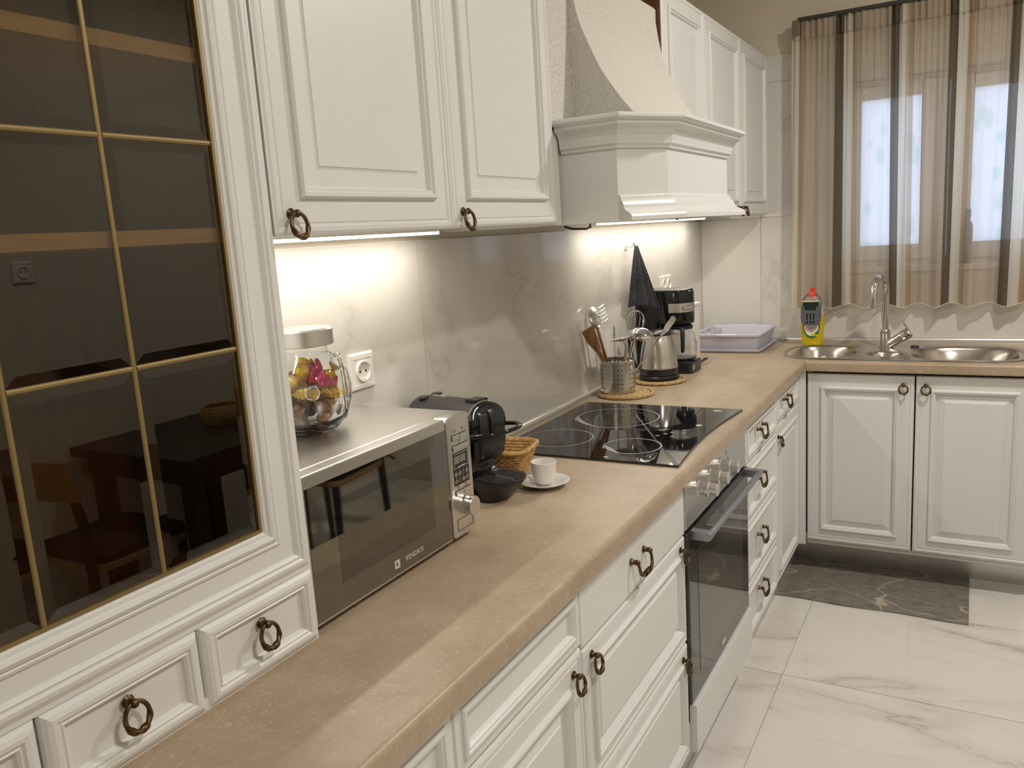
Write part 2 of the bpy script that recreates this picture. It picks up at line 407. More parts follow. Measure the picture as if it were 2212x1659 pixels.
# ------------------------------------------------------------------ room shell
HOLE = (-0.34, 0.56, 1.23, 2.03)     # window opening in the sink wall (y0,y1,z0,z1)
def build_room():
    floor = struct(MB().box(XB - .1, XW + .1, YO - .1, YW + .1, -0.12, -0.004).obj('floor', 'grout'))
    xs = [2.531 + 0.6 * k for k in range(-8, 4)]
    ys = [0.503 + 1.2 * k for k in range(-2, 2)]
    cache = {}
    for i in range(len(xs) - 1):
        for j in range(len(ys) - 1):
            x0, x1 = max(xs[i], XB), min(xs[i + 1], XW); y0, y1 = max(ys[j], YO), min(ys[j + 1], YW)
            if x1 - x0 < .02 or y1 - y0 < .02: continue
            g = 0.0011; k = (round(x1 - x0, 3), round(y1 - y0, 3))
            if k not in cache:
                cache[k] = MB().box(-k[0] / 2 + g, k[0] / 2 - g, -k[1] / 2 + g, k[1] / 2 - g, -0.006, 0.0).mesh('tile', 'floor_marble')
            link('tile', cache[k], floor, ((x0 + x1) / 2, (y0 + y1) / 2, 0))
    ceil = struct(MB().box(XB - .1, XW + .16, YO - .1, YW + .1, ZT, ZT + .1).obj('ceiling', 'wall_paint'))
    wl = struct(MB().box(XB - .1, XW + .16, YW + .008, YW + .12, -0.12, ZT).obj('wall_left', 'wall_paint'))
    xs = [XB, 0.398, 1.606, 2.808, XW]
    for a, b in zip(xs[:-1], xs[1:]):
        MB().box(a + .001, b - .001, YW, YW + .0085, 0.868, 1.4735).obj('tile', 'wall_marble', wl)
    MB().box(XB, XW, YW + .004, YW + .0085, 0.86, 1.475).obj('grout_bed', 'wall_grout', wl)
    mb = MB()
    for a0, a1, b0, b1 in rects_minus((YO - .1, YW + .12, -0.12, ZT), HOLE): mb.box(XW + .008, XW + .16, a0, a1, b0, b1)
    wb = struct(mb.obj('wall_back', 'wall_paint'))
    for z0, z1 in ((0.868, 1.476), (1.476, 2.071), (2.071, 2.185)):
        for y0, y1 in ((0.876, YW), (-0.324, 0.876), (YO, -0.324)):
            mb = MB(); g = .001
            for a0, a1, b0, b1 in rects_minus((y0 + g, y1 - g, z0 + g, z1 - g), HOLE): mb.box(XW, XW + .0085, a0, a1, b0, b1)
            mb.obj('tile', 'wall_marble', wb)
    mb = MB()
    for a0, a1, b0, b1 in rects_minus((YO, YW, 0.86, 2.185), HOLE): mb.box(XW + .004, XW + .0085, a0, a1, b0, b1)
    mb.obj('grout_bed', 'wall_grout', wb)
    struct(MB().box(XB - .1, XW + .16, YO - .12, YO, -0.12, ZT).obj('wall_right', 'wall_paint'))
    struct(MB().box(XB - .12, XB, YO - .1, YW + .12, -0.12, ZT).obj('wall_front', 'wall_paint'))
    struct(MB().box(XB, XW, YO, YO + .012, 0, 0.09).obj('baseboard_right', 'floor_marble', bevel=.002))
    # rounded sealing profiles between worktop and tiles
    prof = [(YW, ZC), (YW - .014, ZC)] + [(YW - .014 + .010 * (1 - math.cos(t)), ZC + .004 + .014 * math.sin(t)) for t in (0, .4, .8, 1.2, 1.57)] + [(YW, ZC + .018)]
    struct(MB().prism(prof, -.6, XW, 'x').obj('trim_1', 'aluminium', smooth=True))
    prof = [(XW - (YW - y), z) for y, z in prof]
    struct(MB().prism(prof, -1.0, YW - .016, 'y').obj('trim_2', 'aluminium', smooth=True))
    # window: frame, two sashes, frosted panes
    y0, y1, z0, z1 = HOLE
    w = struct(link('window_1', None))
    mb = MB()
    for a0, a1, b0, b1 in rects_minus((y0, y1, z0, z1), (y0 + .035, y1 - .035, z0 + .035, z1 - .035)): mb.box(XW + .06, XW + .13, a0, a1, b0, b1)
    mb.obj('frame', 'white_plastic', w, bevel=.003)
    MB().box(XW - .012, XW + .07, y0 - .03, y1 + .03, z0 - .022, z0 + .002).obj('sill', 'white_plastic', w, bevel=.003)
    for sy0, sy1, po0, po1 in ((0.113, y1 - .03, 0.213, 0.452), (y0 + .03, 0.107, -0.245, 0.024)):
        mb = MB()
        for a0, a1, b0, b1 in rects_minus((sy0, sy1, z0 + .03, z1 - .03), (po0, po1, 1.322, 1.945)): mb.box(XW + .045, XW + .10, a0, a1, b0, b1)
        sa = mb.obj('sash', 'white_plastic', w, bevel=.003)
        MB().box(XW + .07, XW + .075, po0 - .004, po1 + .004, 1.318, 1.949).obj('pane', 'frosted_pane', sa)
build_room()

# ------------------------------------------------------------------ lamps
def build_lamps():
    def lamp(name, loc, watt, rad):
        d = bpy.data.lights.new(name, 'AREA'); d.shape = 'DISK'; d.size = rad * 2; d.energy = watt; d.color = WARM
        link(name, d, None, loc)
    lamp('ceiling_lamp_aisle_offscreen', (2.50, -0.42, ZT - .03), KEY_W, 0.07)
    lamp('ceiling_lamp_near_offscreen', (0.60, -0.66, ZT - .03), SIDE_W, 0.07)
    def strip(label, x0, x1, y):
        t = thing('led_strip', label, 'light strip', ((x0 + x1) / 2, y, 1.4955)); w = (x1 - x0) / 2
        MB().box(-w - .05, w, -.008, .008, -.004, 0).obj('tape', 'white_plastic', t)
        MB().box(-w, w, -.004, .004, -.010, -.004).obj('diodes', 'led_emit', t)
        d = bpy.data.lights.new('tape_light', 'AREA'); d.shape = 'RECTANGLE'; d.size = 2 * w; d.size_y = .012; d.energy = LED_W * (2 * w / .75); d.color = (1.0, 0.92, 0.79)
        link('tape_light', d, t, (0, 0, -.0115))
    strip('LED strip glowing under the cabinets above the microwave', 0.84, 1.575, 1.075)
    strip('LED strip glowing under the cabinets above the kettle', 2.50, 3.72, 1.075)
build_lamps()

# ------------------------------------------------------------------ cabinet parts
P_UP = [(0, -.020), (0, -.007), (.002, -.002), (.006, .0005), (.012, .001), (.0145, -.0015), (.017, -.0015), (.0185, .0), (.022, .0), (.051, .0), (.052, .004), (.055, .0062), (.060, .0062), (.0625, .0035), (.066, .0035), (.069, -.0005), (.0715, -.006), (.0735, -.006), (.097, -.0005), (.0985, .001), (.1005, .001)]
P_UP = [(d, o * 1.45 if d > .045 else o) for d, o in P_UP]
P_DRW = [(0, -.020), (0, -.004), (.0025, .0), (.018, .0), (.019, .0035), (.022, .0055), (.026, .0055), (.028, .003), (.031, .003), (.034, -.001), (.036, -.006)]
P_HDR = [(0, -.018), (0, -.006), (.002, -.001), (.006, .003), (.011, .005), (.016, .0048), (.0185, .002), (.020, .002), (.0215, .0035), (.0245, .001), (.0265, -.003), (.028, -.004)]
P_FLAT = [(0, -.020), (0, -.002), (.0015, .0)]
P_HFR = [(0, -.022), (0, -.006), (.003, -.001), (.009, .002), (.014, .0025), (.017, -.0005), (.019, -.0005), (.021, .001), (.024, -.002), (.026, -.0045), (.050, -.0045), (.0515, -.002), (.055, -.001), (.057, -.003), (.0595, .0), (.064, .002), (.068, .0005), (.070, -.003), (.0745, -.003), (.080, -.009), (.080, -.018)]
def scaled(prof, k):
    return [(d * k, o) for d, o in prof]

def ring_handle_mesh():
    mb = MB()
    mb.lathe([(0, 0), (.0075, 0), (.0082, -.002), (.006, -.004), (.0045, -.005), (.0040, -.009)], 14, axis='y')
    mb.sphere((0, -.0125, 0), .0058, 12, 8)
    R0 = .0155; pts = []; n = 44
    for i in range(n):
        a = 2 * PI * i / n
        pts.append((R0 * math.sin(a), -.0125 - .003 * (1 - math.cos(a)), -.0155 + (R0 + .0015) * math.cos(a)))
    def rf(i, k, r):
        a = 2 * PI * i / n
        low = max(0.0, -math.cos(a) + 0.25) / 1.25
        return r * (1 + .45 * low + .42 * low * math.sin(2 * PI * k / 10 * 2 + i * 1.0))
    mb.tube(pts, .0028, 10, True, rf)
    return mb.mesh('ring_handle', 'brass', True, 60)
def pull_handle_mesh():
    mb = MB(); w = .037
    for s in (-1, 1):
        mb.lathe([(0, 0), (.0075, 0), (.0078, -.003), (.0055, -.005), (.0048, -.012)], 12, c=(s * w, 0, 0), axis='y')
        mb.sphere((s * w, -.015, 0), .0062, 10, 8)
    pts = [(-w, -.016, 0), (-w * .98, -.019, -.012), (-w * .9, -.021, -.026), (-w * .72, -.022, -.031), (-w * .35, -.022, -.0325), (-.004, -.022, -.033), (.004, -.022, -.033), (w * .35, -.022, -.0325), (w * .72, -.022, -.031), (w * .9, -.021, -.026), (w * .98, -.019, -.012), (w, -.016, 0)]
    mb.tube(pts, [.0032, .0032, .0036, .0040, .0046, .0066, .0066, .0046, .0040, .0036, .0032, .0032], 10)
    for s in (-1, 1): mb.lathe([(.0062, -.002), (.0062, .002)], 12, c=(s * .0125, -.022, -.033), axis='x')
    return mb.mesh('pull_handle', 'brass', True, 60)
RING = ring_handle_mesh(); PULL = pull_handle_mesh()
def front(parent, name, x0, x1, z0, z1, prof, y, handles=(), mat='white_paint'):
    """a door or drawer front in its unit's local frame; handles: (kind, x, z)"""
    g = .0015
    o = MB().panel(x0 + g, x1 - g, z0 + g, z1 - g, prof).obj(name, mat, parent, loc=(0, y, 0))
    for kind, hx, hz in handles:
        h = link('ring_handle' if kind == 'r' else 'pull_handle', RING if kind == 'r' else PULL, o, (hx, .0, hz))
        h['label'] = 'dark antique brass ring' if kind == 'r' else 'dark antique brass bail pull'
    return o

# ------------------------------------------------------------------ display hutch
def build_hutch():
    x0, x1, yf, zt = 0.21, 0.828, 0.813, 2.176
    t = thing('display_cabinet', 'white display hutch with brown tinted glass door and ring-pull drawers', 'cabinet', (x0, yf, ZC))
    w = x1 - x0; h = zt - ZC; d = YW - yf - .002; s = .016
    mb = MB(); mb.box(0, s, .024, d, 0, h); mb.box(w - s, w, .024, d, 0, h)
    mb.box(s, w - s, .024, d, h - s, h); mb.box(s, w - s, .024, d, .112, .112 + s); mb.box(s, w - s, .024, d, 0, s)
    mb.obj('body', 'white_paint', t)
    MB().box(s, w - s, d - .008, d - .001, s, h - s).obj('back_panel', 'brown_wood', t)
    mb = MB(); mb.box(s, s + .003, .030, d - .009, .130, h - s - .001); mb.box(w - s - .003, w - s, .030, d - .009, .130, h - s - .001); mb.box(s + .003, w - s - .003, .030, d - .009, .1285, .1305)
    mb.obj('lining', 'brown_wood', t)
    for z in (1.498, 1.717): MB().box(s + .0035, w - s - .0035, .038, d - .01, z - .009 - ZC, z + .009 - ZC).obj('shelf', 'oak', t)
    dw = w / 3
    for k in range(3):
        front(t, 'drawer', k * dw, (k + 1) * dw, .0, .1135, P_HDR, .022, [('r', (k + .5) * dw - .003, .074)])
    dr = MB().panel(.001, w - .001, .1165, h - .002, P_HFR, fill=False).obj('door', 'white_paint', t, loc=(0, .022, 0))
    # glass panes in 3 columns and 4 rows between lead bars
    xs = [.081, .234, .383, w - .081]; zs = [.1975, .450, .711, .972, h - .085]
    for i in range(3):
        for j in range(4):
            MB().panel(xs[i], xs[i + 1], zs[j], zs[j + 1], [(0, -.004), (0, .0), (.015, .0013)]).obj('pane', 'tinted_glass', dr, loc=(0, .008, 0))
    def barprof(r): return [(r * math.cos(a), -r * .8 * math.sin(a)) for a in [PI * q / 8 for q in range(9)]]
    for x in xs[1:3]:
        MB().prism([(x + a, .008 + b) for a, b in barprof(.0034)], zs[0], zs[-1], 'z').obj('glazing_bar', 'came', dr, True, 50)
    for z in zs[1:-1]:
        for a, b in zip(xs[:-1], xs[1:]):
            MB().prism([(.008 + q, z + p) for p, q in barprof(.0034)], a + .003, b - .003, 'x').obj('glazing_bar', 'came', dr, True, 50)
    mb = MB()
    mb.panel(.0795, w - .0795, zs[0] - .0022, zs[-1] + .0022, [(0, -.002), (0, .0035), (.004, .0035), (.004, -.002)], fill=False)
    mb.obj('edge_bead', 'came', dr, loc=(0, .008, 0))
build_hutch()

# ------------------------------------------------------------------ wall cabinets, hood, chimney
def wall_cabinet(label, x0, x1, doors, side=None):
    yf, z0, zt = 0.813, 1.49, 2.176
    t = thing('wall_cabinet', label, 'cabinet', (x0, yf, z0))
    w = x1 - x0; h = zt - z0
    MB().box(.001, w - .001, .022, YW - yf - .001, .006, h).obj('body', 'white_paint', t)
    if side: MB().box(-.004, .0005, .024, YW - yf - .002, .006, h).obj('side_panel', 'brown_wood', t)
    for a, b, hx in doors:
        front(t, 'door', a - x0, b - x0, 0, h, P_UP, .020, [('r', hx - x0, .032)])
    return t
wall_cabinet('white wall cabinet with raised panel door beside the display hutch', 0.830, 1.272, [(0.830, 1.272, 0.862)])
wall_cabinet('white wall cabinet with narrow raised panel door touching the hood side', 1.272, 1.708, [(1.272, 1.708, 1.308)])
wall_cabinet('white single wall cabinet with dark wood side panel touching the plaster flue', 2.478, 2.912, [(2.478, 2.912, 2.52)], True)
wall_cabinet('white two-door wall cabinet with paired rings near the window curtain', 2.912, 3.895, [(2.912, 3.405, 3.362), (3.405, 3.895, 3.452)])
struct(MB().box(3.896, XW, .845, YW - .002, 1.49, 2.176).obj('trim_3', 'white_paint'))

def build_hood():
    t = thing('range_hood', 'white painted mantel range hood with crown moulding above the hob', 'range hood', (0, 0, 0))
    path = [(1.775, 1.15), (1.775, .71), (1.902, .634), (2.432, .634), (2.469, .662), (2.469, .806)]
    cpath = [(1.775, .845)] + path[1:]
    # hollow shell: outer skin and inner skin
    mb = MB(); mb.sweep(path, [(0, 1.488), (0, 1.70), (-.012, 1.70), (-.012, 1.488)])
    mb.obj('panels', 'white_paint', t)
    MB().prism([(1.775, 1.15)] + path[1:5] + [(2.469, 1.15)], 1.7005, 1.7085, 'z').obj('top_board', 'white_paint', t)
    MB().box(1.709, 1.763, .85, YW - .002, 1.49, 1.70).obj('filler', 'white_paint', t)
    MB().box(1.80, 2.45, .74, 1.14, 1.505, 1.513).obj('filter_plate', 'aluminium', t)
    crown = [(0, 1.650), (.004, 1.650), (.005, 1.656), (.009, 1.660), (.010, 1.667), (.012, 1.678), (.018, 1.690), (.026, 1.697), (.028, 1.700), (.0285, 1.707), (.034, 1.709), (.037, 1.713), (.037, 1.718), (.034, 1.722), (0, 1.722)]
    MB().sweep(cpath, [(o * 1.35, z) for o, z in crown]).obj('crown_moulding', 'white_paint', t)
    foot = [(0, 1.546), (.003, 1.546), (.006, 1.543), (.007, 1.536), (.011, 1.531), (.014, 1.524), (.015, 1.517), (.020, 1.511), (.028, 1.506), (.033, 1.502), (.035, 1.497), (.035, 1.488), (0, 1.488)]
    MB().sweep(path[1:], [(o * 1.35, z) for o, z in foot]).obj('base_moulding', 'white_paint', t)
    MB().tube([(1.80, .86, 1.484), (1.82, .85, 1.478), (1.88, .84, 1.476), (1.93, .85, 1.480), (1.95, .86, 1.486)], .003, 8).obj('cable', 'black_plastic', t, True)
    # plaster flue
    f = thing('flue', 'rough cream plaster flue with concave front rising from the hood', 'chimney', (0, 0, 0))
    MB().box(1.712, 2.470, .848, YW - .002, 1.7095, 2.10).obj('back_panel', 'plaster', f)
    pts = [(.672, 1.708), (.684, 1.722), (.705, 1.746), (.736, 1.786), (.769, 1.836), (.791, 1.881), (.81, 1.924), (.823, 1.96), (.832, 2.0), (.840, 2.05), (.846, 2.10)]
    fine = []
    for i in range(len(pts) - 1):
        p0, p1, p2, p3 = pts[max(i - 1, 0)], pts[i], pts[i + 1], pts[min(i + 2, len(pts) - 1)]
        for q in range(4):
            u = q / 4
            fine.append(tuple(.5 * (2 * p1[k] + (p2[k] - p0[k]) * u + (2 * p0[k] - 5 * p1[k] + 4 * p2[k] - p3[k]) * u * u + (3 * p1[k] - p0[k] - 3 * p2[k] + p3[k]) * u ** 3) for k in (0, 1)))
    fine.append(pts[-1])
    MB().prism(fine + [(.85, 2.10), (.85, 1.7095), (.672, 1.7095)], 1.85, 2.45, 'x').obj('flare', 'plaster', f, True, 40)
build_hood()

# ------------------------------------------------------------------ base units
ZU = 0.860   # underside of worktop
YD = 0.600   # base door face
def base_unit(label, x0, x1, fronts, cat='cabinet', name='base_cabinet'):
    t = thing(name, label, cat, (x0, YD, .12))
    w = x1 - x0
    MB().box(.001, w - .001, .0215, YW - YD - .01, 0, ZU - .12 - .0005).obj('body', 'white_paint', t)
    for nm, z0, z1, prof, hs in fronts:
        front(t, nm, 0, w, z0 - .12, z1 - .12, prof, .0, [(k, hx - x0, hz - .12) for k, hx, hz in hs])
    return t
base_unit('white base cabinet at the near end of the worktop', 0.30, 0.822, [('drawer', .722, .852, P_DRW, []), ('door', .125, .720, P_UP, [])])
base_unit('white base cabinet with framed drawer above a door, ring pull at top right', 0.822, 1.236, [('drawer', .733, .852, P_DRW, []), ('door', .125, .730, P_UP, [('r', 1.196, .694)])])
base_unit('white base cabinet with plain top drawer and two-ring deep drawers beside the oven', 1.236, 1.850, [('drawer', .722, .852, P_FLAT, [('p', 1.527, .792)]), ('drawer', .437, .719, scaled(P_UP, .72), [('r', 1.276, .694), ('r', 1.811, .694)]), ('drawer', .125, .434, scaled(P_UP, .72), [('r', 1.276, .404), ('r', 1.811, .404)])])
base_unit('white four-drawer base cabinet with bail pulls right after the oven', 2.466, 2.930, [('drawer', .7165, .852, P_DRW, [('p', 2.665, .800)]), ('drawer', .5225, .7135, P_DRW, [('p', 2.645, .640)]), ('drawer', .312, .5195, P_DRW, [('p', 2.66, .440)]), ('drawer', .117, .309, P_DRW, [('p', 2.665, .247)])])
base_unit('white corner base cabinet with small drawer over a narrow door', 2.930, 3.349, [('drawer', .738, .852, P_DRW, [('p', 3.085, .812)]), ('door', .125, .735, scaled(P_UP, .8), [('r', 2.955, .690)])])
struct(MB().box(3.350, 3.600, YD + .004, YD + .022, .12, ZU).obj('trim_4', 'white_paint'))
struct(MB().box(3.384, 3.398, .5775, .6035, .12, ZU).obj('trim_6', 'white_paint'))
struct(MB().box(-.4, 3.534, .642, .656, 0, .1195).obj('trim_5', 'aluminium'))
tag(MB().box(1.862, 2.464, .583, .603, .117, .252).obj('oven_plinth_board', 'white_paint', bevel=.0015), 'plain white board closing the gap under the oven', 'panel')

def build_sink_units():
    XD = 3.390
    def unit(label, ya, yb, doors):
        t = thing('sink_cabinet', label, 'cabinet', (XD, ya, .12), -PI / 2)
        w = ya - yb; h = ZU - .12
        mb = MB(); mb.box(.001, .017, .0215, .54, 0, h); mb.box(w - .017, w - .001, .0215, .54, 0, h)
        mb.box(.017, w - .017, .0215, .54, 0, .016); mb.box(.017, w - .017, .53, .54, .016, h)
        mb.obj('body', 'white_paint', t)
        for a, b, hx in doors:
            front(t, 'door', ya - a, ya - b, .020, .730, P_UP, .0, [('r', ya - hx, .693)])
    unit('white double-door base cabinet with facing rings under the steel sink', .574, -.215, [(.574, .181, .220), (.179, -.215, .143)])
    unit('white base cabinet at the far right end of the sink worktop', -.217, -.80, [(-.217, -.80, -.26)])
    t = thing('plinth', 'brushed steel kick plate under the sink cabinet', 'plinth', (3.535, 0, 0))
    MB().box(0, .012, -.80, .64, 0, .118).obj('plate', 'steel_sheet', t)
    for y, z in ((.21, .095), (.125, .085), (-.165, .07)):
        MB().lathe([(0, -.002), (.003, -.0016), (.0045, 0)], 12, c=(0, y, z), axis='x').obj('screw', 'chrome', t, True)
build_sink_units()

# ------------------------------------------------------------------ worktops
def nose(y0, zb=ZU, r=.010):
    """profile (depth, z): depth 0 at front going back positive"""
    return [(y0 + r - r * math.cos(a), ZC - r + r * math.sin(a)) for a in [PI / 2 * q / 6 for q in range(7)]]
def build_worktops():
    p = [(YF, ZU + .004), (YF, ZC - .010)] + nose(YF)[1:] + [(YW - .0005, ZC), (YW - .0005, ZU), (YF + .004, ZU)]
    t = thing('worktop', 'long tan stone-effect worktop carrying the hob and microwave', 'worktop', (0, 0, 0))
    MB().prism(p, -.5, XS - .0012, 'x').obj('slab', 'worktop', t, True, 40)
    MB().box(XS - .0012, XS + .0012, YF + .012, YW - .002, ZU, ZC + .0006).obj('joint_strip', 'aluminium', t)
    s = thing('worktop', 'tan stone-effect worktop section holding the steel sink', 'worktop', (0, 0, 0))
    hole = (3.47, 3.79, -.16, .66)
    mb = MB()
    for a0, a1, b0, b1 in rects_minus((XS + .03, XW - .0005, -.80, YW - .0005), hole): mb.box(a0, a1, b0, b1, ZU, ZC)
    mb.box(XS + .0012, XS + .03, YF, YW - .0005, ZU, ZC)
    q = [(XS, ZU + .004), (XS, ZC - .010)] + [(XS + (y - 0), z) for y, z in nose(0.0)[1:]] + [(XS + .03, ZC), (XS + .03, ZU), (XS + .004, ZU)]
    mb.prism(q, -.80, YF, 'y')
    mb.obj('slab', 'worktop', s, True, 40)
build_worktops()

# ------------------------------------------------------------------ sink, tap
def build_sink():
    t = thing('sink', 'stainless steel inset sink with two oval bowls and a small strainer bowl', 'sink', (0, 0, 0))
    cx, cy, hx, hy = 3.612, .248, .196, .452
    def sd(x, y, bx, by, ax, ay, p=3.0):
        return (abs((x - bx) / ax) ** p + abs((y - by) / ay) ** p) ** (1 / p)
    def outer(x, y):
        # rounded ends: straight long sides, elliptical ends
        ey = max(0.0, abs(y - cy) - (hy - .17)) / .17
        ex = abs(x - cx) / hx
        return (ex ** 2.6 + ey ** 2.6) ** (1 / 2.6)
    bowls = [(3.618, .552, .160, .132, .125, 2.6), (3.572, .302, .062, .064, .055, 2.3), (3.616, .018, .163, .186, .135, 2.7)]
    nx, ny = 90, 200; mb = MB(); idx = {}
    for i in range(nx + 1):
        for j in range(ny + 1):
            x = cx - hx + 2 * hx * i / nx; y = cy - hy + 2 * hy * j / ny
            o = outer(x, y)
            if o > 1.0:
                # pull outside points on the rim radially
                x = cx + (x - cx) / o; yy = (y - cy); lim = hy - .17
                if abs(yy) > lim: y = cy + math.copysign(lim + (abs(yy) - lim) / o, yy)
                o = 1.0
            z = ZC + .0012 + .0028 * max(0.0, min(1.0, (1 - o) / .02))
            if o < .965: z -= .0016 * min(1, (.965 - o) / .03)
            for bx, by, ax, ay, dep, p in bowls:
                s = sd(x, y, bx, by, ax, ay, p)
                if s < 1.06:
                    u = max(0, min(1, (1.06 - s) / .34)); u = u * u * (3 - 2 * u)
                    z -= dep * u + .012 * max(0, 1 - s)
            idx[i, j] = len(mb.v); mb.v.append((x, y, z))
    for i in range(nx):
        for j in range(ny):
            mb.f.append((idx[i, j], idx[i + 1, j], idx[i + 1, j + 1], idx[i, j + 1])); mb.mi.append(0)
    mb.obj('basin', 'sink_steel', t, True, 80)
    for bx, by, dep in ((3.618, .552, .134), (3.616, .018, .144), (3.572, .302, .064)):
        MB().lathe([(0, .002), (.012, .002), (.014, .005), (.030, .004), (.034, .001)], 24, c=(bx, by, ZC - dep - .004)).obj('drain', 'chrome', t, True)
    MB().lathe([(0, .010), (.014, .0095), (.017, .006), (.017, 0)], 20, c=(3.762, .205, ZC + .001)).obj('overflow_knob', 'charcoal_plastic', t, True)
    f = thing('faucet', 'chrome single-lever kitchen tap with arched spout behind the sink', 'tap', (3.752, .318, ZC + .003))
    MB().lathe([(.026, 0), (.026, .004), (.021, .007), (.0195, .055), (.021, .058), (.021, .066), (.0185, .069), (.0165, .074), (.0135, .078)], 24).obj('base', 'chrome', f, True)
    pts = [(0, 0, .07), (0, 0, .14), (0, 0, .22)]
    r = .062
    for k in range(1, 13):
        a = PI * k / 12
        pts.append((-r * .93 * (1 - math.cos(a)), r * .30 * (1 - math.cos(a)), .235 + r * 1.05 * math.sin(a)))
    e = pts[-1]; pts += [(e[0], e[1], .20), (e[0], e[1], .178)]
    MB().tube(pts, [.0135] * 3 + [.0130] * 12 + [.0140, .0140], 16).obj('spout', 'chrome', f, True)
    MB().lathe([(.0125, 0), (.0125, -.018), (.009, -.018)], 16, c=(e[0], e[1], .178)).obj('aerator', 'aluminium', f, True)
    mt = Matrix.Translation((0, 0, .004)) @ Matrix.Rotation(math.radians(57), 4, 'X')
    b = MB(); b.lathe([(.019, 0), (.0195, .07), (.0205, .072), (.0205, .078), (.0225, .080), (.0225, .108), (.019, .113), (0, .114)], 22); b.xform(mt)
    b.obj('lever_body', 'chrome', f, True)
    b = MB(); b.prism(rrect(-.012, .012, .0, .052, .008), .108, .115, 'z'); b.xform(mt); b.obj('lever', 'chrome', f, True, 40, .002)
build_sink()

# ------------------------------------------------------------------ oven and hob
def build_oven():
    x0, x1 = 1.854, 2.460
    t = thing('oven', 'built-in steel and black glass oven with three chrome knobs', 'oven', (0, 0, 0))
    MB().box(x0 + .01, x1 - .01, .625, 1.12, .262, .852).obj('body', 'black_plastic', t)
    MB().box(x0, x1, .597, .625, .728, .857).obj('control_panel', 'steel_sheet', t, bevel=.002)
    d = MB().box(x0, x1, .592, .625, .258, .722).obj('door', 'oven_glass', t, bevel=.002)
    MB().box(x0 + .075, x1 - .075, .5912, .593, .315, .655).obj('window', 'oven_window', d)
    MB().box(x0, x1, .5905, .5925, .700, .722).obj('top_rail', 'black_plastic', d)
    # bar handle on two brackets
    b = MB()
    b.tube([(x0 + .03, .548, .712), (x1 - .03, .548, .712)], .009, 16)
    for xx in (x0 + .03, x1 - .03):
        b.prism([(.592, .724), (.592, .700), (.546, .700), (.540, .706), (.540, .718), (.546, .722)], xx - .012, xx + .012, 'x')
    b.obj('handle', 'grey_metal', d, True, 40, .0012)
    MB().box(2.135, 2.175, .5908, .5916, .284, .290).obj('logo_bar', 'print_light', d)
    for dz in (.281, .2935): MB().box(2.135, 2.175, .5908, .5916, dz, dz + .001).obj('logo_line', 'print_light', d)
    for i, x in enumerate((1.955, 2.060, 2.165)):
        k = MB()
        k.lathe([(.0215, .0), (.0215, -.004), (.018, -.006), (.0175, -.020), (.0195, -.022), (.0195, -.030), (.0165, -.033), (.0165, -.052), (.015, -.0535), (0, -.0538)], 28, axis='y')
        k.obj('knob', 'chrome' if False else 'aluminium', t, True, 30, loc=(x, .597, .808))
    for x, z in ((2.235, .82), (2.25, .80)):
        MB().box(x, x + .005, .5962, .5972, z, z + .010).obj('panel_mark', 'print_dark', t)
    # hob
    h = thing('hob', 'black glass ceramic hob with printed cooking zones and curved front edge', 'hob', (0, 0, 0))
    xa, xb, yb, yf = 1.818, 2.445, 1.118, .600
    n = 20; edge = [(xa + (xb - xa) * i / n, yf + .020 * math.sin(PI * i / n)) for i in range(n + 1)]
    MB().prism(edge + [(xb, yb), (xa, yb)], ZC + .0002, ZC + .006, 'z').obj('plate', 'hob_glass', h, bevel=.0012)
    zt = ZC + .0063
    def ringp(cx, cy, r, w, mat, n=64, a0=0, a1=2 * PI, zz=zt, nm='zone_ring'):
        mb = MB(); full = abs(a1 - a0 - 2 * PI) < 1e-6; m_ = n
        vs = []; fs = []
        for i in range(m_ + 1):
            a = a0 + (a1 - a0) * i / m_
            ww = w if full or nm == 'zone_ring' else w * math.sin(PI * i / m_)
            vs += [(cx + (r - ww) * math.cos(a), cy + (r - ww) * math.sin(a), zz), (cx + r * math.cos(a), cy + r * math.sin(a), zz)]
        fs = [(2 * i, 2 * i + 1, 2 * i + 3, 2 * i + 2) for i in range(m_)]
        mb.add(vs, fs).obj(nm, mat, h)
    for cx, cy, r in ((1.982, .998, .098), (2.252, .932, .128), (1.955, .770, .078)):
        ringp(cx, cy, r, .0042, 'print_grey', a0=math.radians(165), a1=math.radians(485))
        ringp(cx, cy, r - .006, .016, 'print_grey', 24, math.radians(95), math.radians(175), nm='zone_crescent')
    ringp(2.252, .932, .090, .0012, 'print_dark'); ringp(2.252, .932, .062, .0012, 'print_dark')
    for x, y in ((2.075, .742), (2.075, .700), (2.12, .715), (2.12, .680), (2.15, .745), (2.15, .690), (2.10, .728)):
        MB().lathe([(.0065, zt), (.0050, zt + .0001)], 14, c=(x, y, 0)).obj('touch_mark', 'print_dark', h)
    MB().lathe([(.009, zt), (.008, zt + .0001)], 16, c=(2.215, .668, 0)).obj('touch_mark', 'print_light', h)
    MB().box(1.835, 1.842, .79, .802, zt - .0003, zt).obj('touch_mark', 'print_light', h)
    MB().box(2.40, 2.412, .655, .680, zt - .0003, zt).obj('touch_mark', 'print_light', h)
build_oven()

